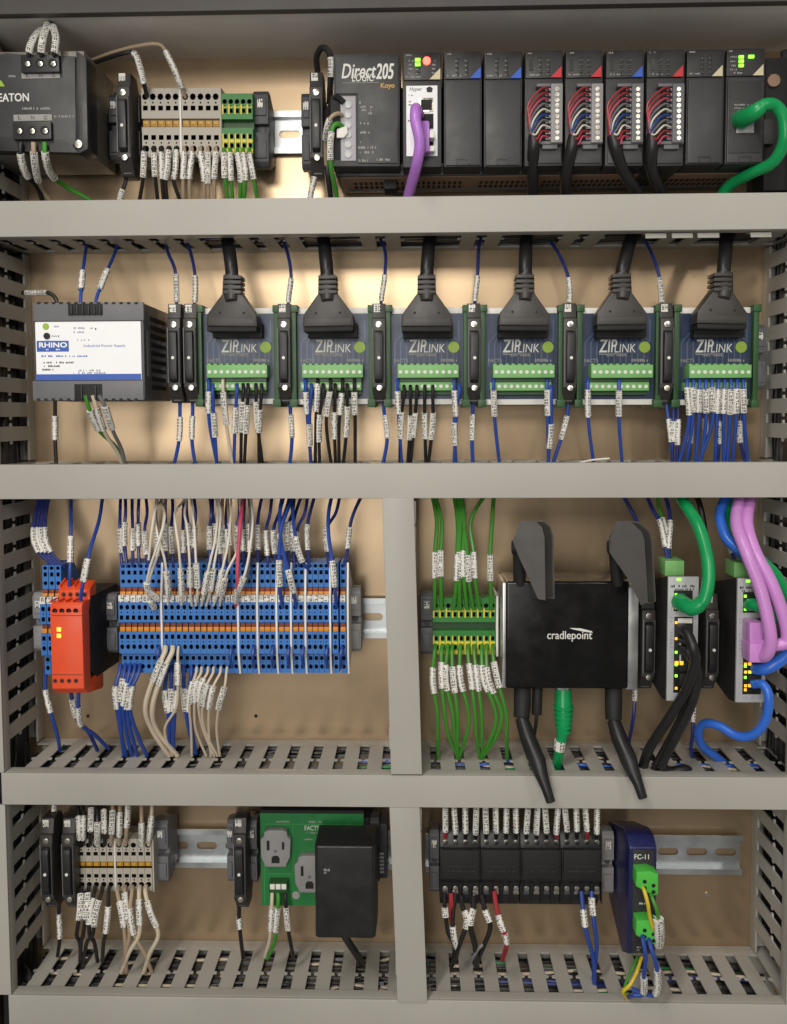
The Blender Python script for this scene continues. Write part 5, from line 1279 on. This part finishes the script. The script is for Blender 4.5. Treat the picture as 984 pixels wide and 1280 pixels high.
for a, t, y, c in ((100, 98, 1020, 'black'), (104, 104, 1020, 'black'), (113, 114, 1010, 'black'), (122, 122, 1027, 'black'), (131, 130, 1012, 'black'), (139, 141, 1013, 'tan'), (149, 150, 1016, 'tan'), (157, 160, 1006, 'tan'), (177, 177, 1028, 'tan'), (186, 190, 1020, 'cream')):
    g.append((c, [(t, 990, 36), (t, 1012, 48), ((a + t) / 2, 1035, 54), (a, 1056, 46)], [(y, y + 28)], 1.6))
wires('above the bottom row grey terminals', g, 'wires above the bottom grey terminals', sr=2.6)
g = []
for a, b, c, e, y, col_ in ((102, 100, 96, 102, 1117, 'black'), (111, 108, 104, 100, 1116, 'black'), (119, 112, 112, 122, 1122, 'black'), (128, 120, 116, 104, 1125, 'black'), (137, 135, 132, 128, 1133, 'black'),
                           (148, 152, 156, 158, 1126, 'tan'), (157, 158, 162, 154, 1116, 'tan'), (166, 163, 168, 190, 1135, 'tan'), (175, 174, 174, 152, 1124, 'cream'), (183, 188, 198, 180, 1126, 'cream')):
    yy = 1210 if col_ != 'black' else 1196
    g.append((col_, [(a, 1108, 46), (a - 1, 1116, 54), (b, 1140, 60), (c, 1168, 60), (c * .4 + e * .6, yy - 18, 56), (e, yy + 6, 46)], [(y, y + 32)], 1.75 if col_ == 'cream' else 1.6))
wires('dropping from the bottom row grey terminals', g, 'wires below the bottom grey terminals', sr=2.7)
wires('below the left fuse holders at bottom', [('black', [(74, 1130, 42), (74, 1145, 42), (75, 1172, 42), (72, 1195, 36)], [(1142, 1172)], 1.6)], 'wires below the left fuse holders', sr=2.4)
wire('short wire with a white sleeve above the second bottom row fuse holder', 'black', [(68, 990, 34), (68, 1010, 40), (66, 1030, 42)], 1.6, [(1002, 1014)], sr=2.4)
wire('black wire with clear sleeve below the outlet board fuse holder', 'black', [(299, 1134, 46), (299, 1150, 46), (301, 1172, 44), (304, 1198, 32)], 1.7, [(1147, 1160)], sr=2.6)
# ---- outlet board
d = 44
o = thing('outlet_board', 'green circuit board with two grey power outlets', 'outlet board', W(390, 1130, 20))
pc = part('circuit_board', MB().pbox(326, 1017, 455, 1132, d, d - 2.5), PCBG, o)
part('carrier', MB().pbox(330, 1022, 462, 1130, d - 4, 10), BLACKM, o, 0.6)
part('top_strip', MB().pbox(326, 1013, 455, 1018, d - 1, 30), BLACKM, o)
mb = MB().pbox(328, 1030, 453, 1031, d + .15, d - .2).pbox(328, 1092, 380, 1092.8, d + .15, d - .2).pbox(366, 1032, 367, 1090, d + .15, d - .2).pbox(330, 1033, 331, 1128, d + .15, d - .2)
part('trace', mb, TRACEG, pc)
text('FACTS', 381, 1032, 399, 1038, d, WPRINT, pc); dashes(381, 1026, 402, d, 2.4, GPRINT, pc, 5); dashes(381, 1040, 400, d, 2, GPRINT, pc, 6); dashes(381, 1048, 392, d, 2, GPRINT, pc, 7); dashes(344, 1026, 362, d, 2, GPRINT, pc, 8)
def outlet(cx, cy):
    pts = []
    for sx, sy in ((1, 1), (1, -1), (-1, -1), (-1, 1)):
        q = [(19 * sx, 12 * sy), (19 * sx, 17 * sy), (15 * sx, 18 * sy), (14 * sx, 23 * sy)]
        pts += q if sy == 1 and sx == 1 or sx == -1 and sy == -1 else q[::-1]
    ol = [(cx - 19, cy - 12), (cx - 15, cy - 16), (cx - 14, cy - 22), (cx - 8, cy - 24), (cx + 8, cy - 24), (cx + 14, cy - 22), (cx + 15, cy - 16), (cx + 19, cy - 12), (cx + 18, cy + 10), (cx + 14, cy + 18), (cx + 13, cy + 22), (cx - 13, cy + 22), (cx - 14, cy + 18), (cx - 18, cy + 10)]
    b = part('outlet', MB().pprism(ol, d + 7, d), OUTLET, o, 0.8)
    part('blade_slot', MB().pbox(cx - 11, cy - 11, cx - 7.6, cy + 1, d + 7.3, d + 6), CAV, b)
    part('blade_slot', MB().pbox(cx + 8, cy - 9, cx + 11, cy, d + 7.3, d + 6), CAV, b)
    part('earth_hole', MB().pprism([(cx - 5, cy + 17), (cx - 5, cy + 11), (cx - 3, cy + 8), (cx + 3, cy + 8), (cx + 5, cy + 11), (cx + 5, cy + 17)], d + 7.3, d + 6), CAV, b)
    part('center_screw', MB().disc(cx, cy + 2, d + 7, 2, .4, 10), MIDG, b)
outlet(344.5, 1062); outlet(387, 1094)
tb = part('screw_terminal', MB().pbox(336, 1104, 359, 1116, d + 9, d), DGREEN, o, 0.5)
for i in range(3): part('terminal_screw', MB().pbox(337.5 + i * 7.2, 1105.5, 343.5 + i * 7.2, 1112, d + 9.4, d + 8), WHITE, tb, 0.3)
part('seal_mark', MB().disc(370, 1119, d, 5, .2, 14), GPRINT, pc)
wires('hanging from the outlet board terminals', [
    ('cream', [(340.5, 1114, 50), (340, 1126, 54), (339, 1150, 54), (337, 1175, 50), (331, 1196, 40)], [(1134, 1162)], 1.5),
    ('green', [(347, 1114, 50), (348, 1126, 54), (346, 1150, 54), (343, 1178, 50), (334, 1198, 40)], [(1135, 1164)], 1.7),
    ('black', [(356, 1114, 50), (357, 1126, 54), (360, 1160, 54), (364, 1182, 48), (367, 1200, 38)], [(1134, 1162)], 1.7)], 'wires below the outlet board', sr=2.5)
# ---- wall adapter
o = thing('power_adapter', 'black rectangular plug-in power adapter covering the outlet board', 'power adapter', W(431, 1172, 52))
x0, x1, z0, z1 = rect(393, 1058, 470, 1173, 88)
part('case', MB().top([(x0, 52), (x0 + .4, 86), (x0 + 2.4, 88), (x1 - 2.4, 88), (x1 - .4, 86), (x1, 52)], z0, z1), BLACK, o, 2.2, segs=3)
dashes(405, 1086, 413, 88.1, 3, GPRINT, o, 9); dashes(405, 1090, 408, 88.1, 2, GPRINT, o, 10)
part('lead', MB().tube([W(*q) for q in spline([(430, 1168, 62), (436, 1178, 62), (444, 1190, 56), (452, 1204, 40)], 6)], 3.0, 10), WC['jacket'], o)
# small stack of blue and white tags right of the adapter
o = thing('rail_connector', 'small grey connector half hidden behind the power adapter', 'connector', W(478, 1100, 20))
part('body', MB().pbox(472, 1030, 484, 1098, 30, 8), DARKG, o, 0.6)
for i in range(6): part('contact', MB().pbox(473, 1066 + i * 4.6, 480, 1068.6 + i * 4.6, 31, 29), SILVERL, o)
# ---- four relays
bracket(543, 1078, 'grey end bracket left of the four black relays', 8, 54, MIDG)
bracket(760, 1080, 'grey end bracket between the black relays and the navy converter', 10, 54, OUTLET)
RL = [(550.5, 601), (601.5, 651.5), (652, 702), (702.5, 752.5)]
for k, (a, b) in enumerate(RL):
    o = thing('relay', f'{names[k]} black relay from the left with eight screw terminals', 'relay', W((a + b) / 2, 1132, 12), 'black relays in the bottom row')
    def q(py, dd): return Z(650, py, dd)
    xa, xb = X(a, 1085, 60), X(b, 1085, 60)
    part('socket', MB().side([(8, q(1050, 20)), (46, q(1034, 46)), (50, q(1044, 50)), (52, q(1060, 52)), (60, q(1062, 60)), (60, q(1100, 60)), (52, q(1103, 52)), (50, q(1124, 50)), (44, q(1130, 44)), (8, q(1110, 20))], xa, xb), BLACK, o, 0.6)
    part('relay_body', MB().pbox(a + 2, 1063, b - 2, 1099, 63, 58), BLACKM, o, 0.8)
    part('print_frame', MB().pbox(a + 6, 1083, b - 6, 1083.6, 63.2, 62), FUSEB, o)
    dashes(a + 8, 1088, b - 8, 63.1, 2, FUSEB, o, k)
    for i in range(4):
        x = a + (b - a) * (i + .5) / 4
        part('terminal_screw', MB().disc(x, 1052.5, 51, 3.4, 1.0, 12), SCREW, o, 0.2)
        part('terminal_screw', MB().disc(x, 1110, 50.6, 3.3, 1.0, 12), SCREW, o, 0.2)
        part('screw_washer', MB().pbox(x - 3.5, 1113, x + 3.5, 1118, 51, 49), SCREW if i % 2 else DARKG, o, 0.2)
        part('terminal_divider', MB().pbox(x + 5.4, 1105, x + 6.8, 1130, 53, 46), BLACK, o, 0.2)
g = []
for k, (a, b) in enumerate(RL):
    for i in range(4):
        x = a + (b - a) * (i + .5) / 4
        t = x + random.uniform(-3, 2)
        g.append(('black' if (k + i) % 5 else 'red', [(t + 1, 995, 40), (t, 1012, 54), (x, 1036, 58), (x, 1047, 54)], [(1006, 1040 + random.uniform(-2, 2))], 1.6))
wires('entering the top of the black relays', g, 'sleeved wires above the black relays', sr=2.5)
wires('below the black relays', [
    ('black', [(556, 1116, 52), (556, 1132, 54), (560, 1165, 58), (568, 1182, 54), (566, 1206, 44)], [(1134, 1146)], 1.7),
    ('red', [(564, 1116, 52), (564, 1130, 54), (563, 1142, 52), (568, 1162, 54)], [], 2.0),
    ('black', [(570, 1116, 52), (566, 1150, 56), (568, 1172, 58), (572, 1190, 52), (564, 1208, 44)], [(1158, 1184)], 1.7),
    ('black', [(577, 1118, 52), (578, 1132, 54), (584, 1152, 58), (574, 1182, 58), (564, 1208, 44)], [(1138, 1160)], 2.0),
    ('black', [(592, 1118, 52), (592, 1134, 54), (588, 1156, 60), (594, 1182, 58), (596, 1208, 44)], [(1136, 1156)], 2.4),
    ('black', [(602, 1118, 52), (606, 1136, 56), (613, 1158, 60), (606, 1180, 58), (594, 1206, 44)], [(1137, 1152)], 2.0),
    ('red', [(618, 1114, 52), (620, 1130, 58), (626, 1155, 66), (632, 1170, 68), (633, 1184, 64), (628, 1200, 48)], [(1144, 1164), (1167, 1178)], 2.0),
    ('grey', [(604, 1180, 58), (598, 1186, 58), (592, 1196, 54), (586, 1206, 46)], [], 1.4),
    ('blue', [(727, 1114, 52), (728, 1128, 56), (733, 1165, 62), (742, 1200, 58), (743, 1236, 52), (743, 1246, 44)], [(1136, 1158)], 1.8),
    ('blue', [(740, 1114, 52), (740, 1128, 56), (743, 1155, 60), (746, 1182, 58), (743, 1214, 52), (741, 1232, 44)], [(1122, 1144)], 1.8)], 'wires below the black relays', sr=2.9)
# ---- navy signal converter
D = 80
o = thing('signal_converter', 'navy blue slim converter with two bright green plugs', 'converter', W(803, 1192, 20))
def q(py, dd): return Z(803, py, dd)
xa, xb = X(786, 1120, D), X(820.5, 1120, D)
part('case', MB().side([(10, q(1040, 30)), (58, q(1034, 58)), (70, q(1042, 70)), (D - 4, q(1052, D - 4)), (D, q(1060, D)), (D, q(1188, D)), (D - 4, q(1192, D - 4)), (D - 20, q(1190, D - 20)), (40, q(1160, 40)), (10, q(1125, 20))], xa, xb), NAVY, o, 1.4, segs=3)
fp_ = part('front_panel', MB().pbox(790.5, 1062, 817, 1189, D + .6, D - 2), CHAR, o, 0.6)
text('FC-11', 793, 1068, 811, 1074, D + .6, WPRINT, fp_, bold=0.15)
for y in (1128, 1140): dashes(799, y, 807, D + .6, 2.4, WPRINT, fp_, y)
for y in (1183, 1186): dashes(796, y, 802, D + .6, 2, GPRINT, fp_, y)
for lab_, y0 in (('upper', 1090), ('lower', 1151)):
    t = part('plug', MB().pprism([(796, y0), (812, y0 - 1), (823, y0 + 3), (823, y0 + 28), (818, y0 + 30), (802, y0 + 22), (795, y0 + 18)], D + 12, D), BGREEN, o, 0.8)
    for (x, y) in ((806, y0 + 12), (806, y0 + 20), (817, y0 + 17), (817, y0 + 25)):
        part('wire_hole', MB().disc(x, y, D + 12, 2.6, .25, 10), CAV, t)
    part('side_lamp', MB().disc(792.5, y0 + 10, D + .6, 1.4, .4, 8), LEDOFF, o)
wires('on the upper plug of the navy converter', [
    ('yellow', [(803, 1108, 90), (806, 1115, 96), (810, 1130, 98), (812, 1144, 96), (816, 1160, 92), (822, 1178, 84)], [], 1.5),
    ('green', [(813, 1116, 90), (816, 1124, 96), (821, 1138, 98), (823, 1150, 96), (824, 1168, 92), (823, 1182, 84)], [(1148, 1180)], 1.5)], 'wires on the upper green plug', sr=4.2)
wires('on the lower plug of the navy converter', [
    ('blue', [(803, 1168, 90), (804, 1176, 96), (807, 1195, 98), (805, 1220, 92), (804, 1242, 84), (792, 1244, 82), (786, 1246, 76)], [(1222, 1240)], 1.7),
    ('blue', [(811, 1172, 90), (813, 1182, 96), (821, 1208, 98), (822, 1235, 90), (816, 1244, 84), (800, 1240, 82), (790, 1236, 80)], [(1213, 1242)], 1.7)], 'wires on the lower green plug', sr=2.9)
wire('yellow wire looping down below the navy converter into the duct', 'yellow', [(802, 1196, 70), (796, 1215, 78), (788, 1230, 82), (779, 1240, 80), (784, 1248, 72)], 1.4)
wire('thin green wire looping down below the navy converter into the duct', 'green', [(797, 1196, 68), (790, 1212, 76), (782, 1230, 80), (780, 1244, 76)], 1.2)
wires('at the left end of the bottom duct', [('black', [(22, 1196, 10), (30, 1208, 40), (36, 1222, 56), (34, 1240, 50)], [], 2.0)], 'loose black wire ends')
# screws and a drilled hole on the back panel
for i, (x, y) in enumerate(((320, 895), (110, 895))):
    p = W(x, y, .2); solo('panel_hole', MB().cyl((p.x, -.1, p.z), (0, -1, 0), 1.6, .25, 12), CAV, ('small dark drilled hole in the back panel below the blue strip', 'small dark drilled hole in the panel below the relay')[i], 'hole', p)
p = W(884, 1118, .2); solo('panel_screw', MB().cyl((p.x, -.1, p.z), (0, -1, 0), 1.8, 1.2, 12), SCREW, 'small steel screw head on the back panel below the short rail', 'screw', p)
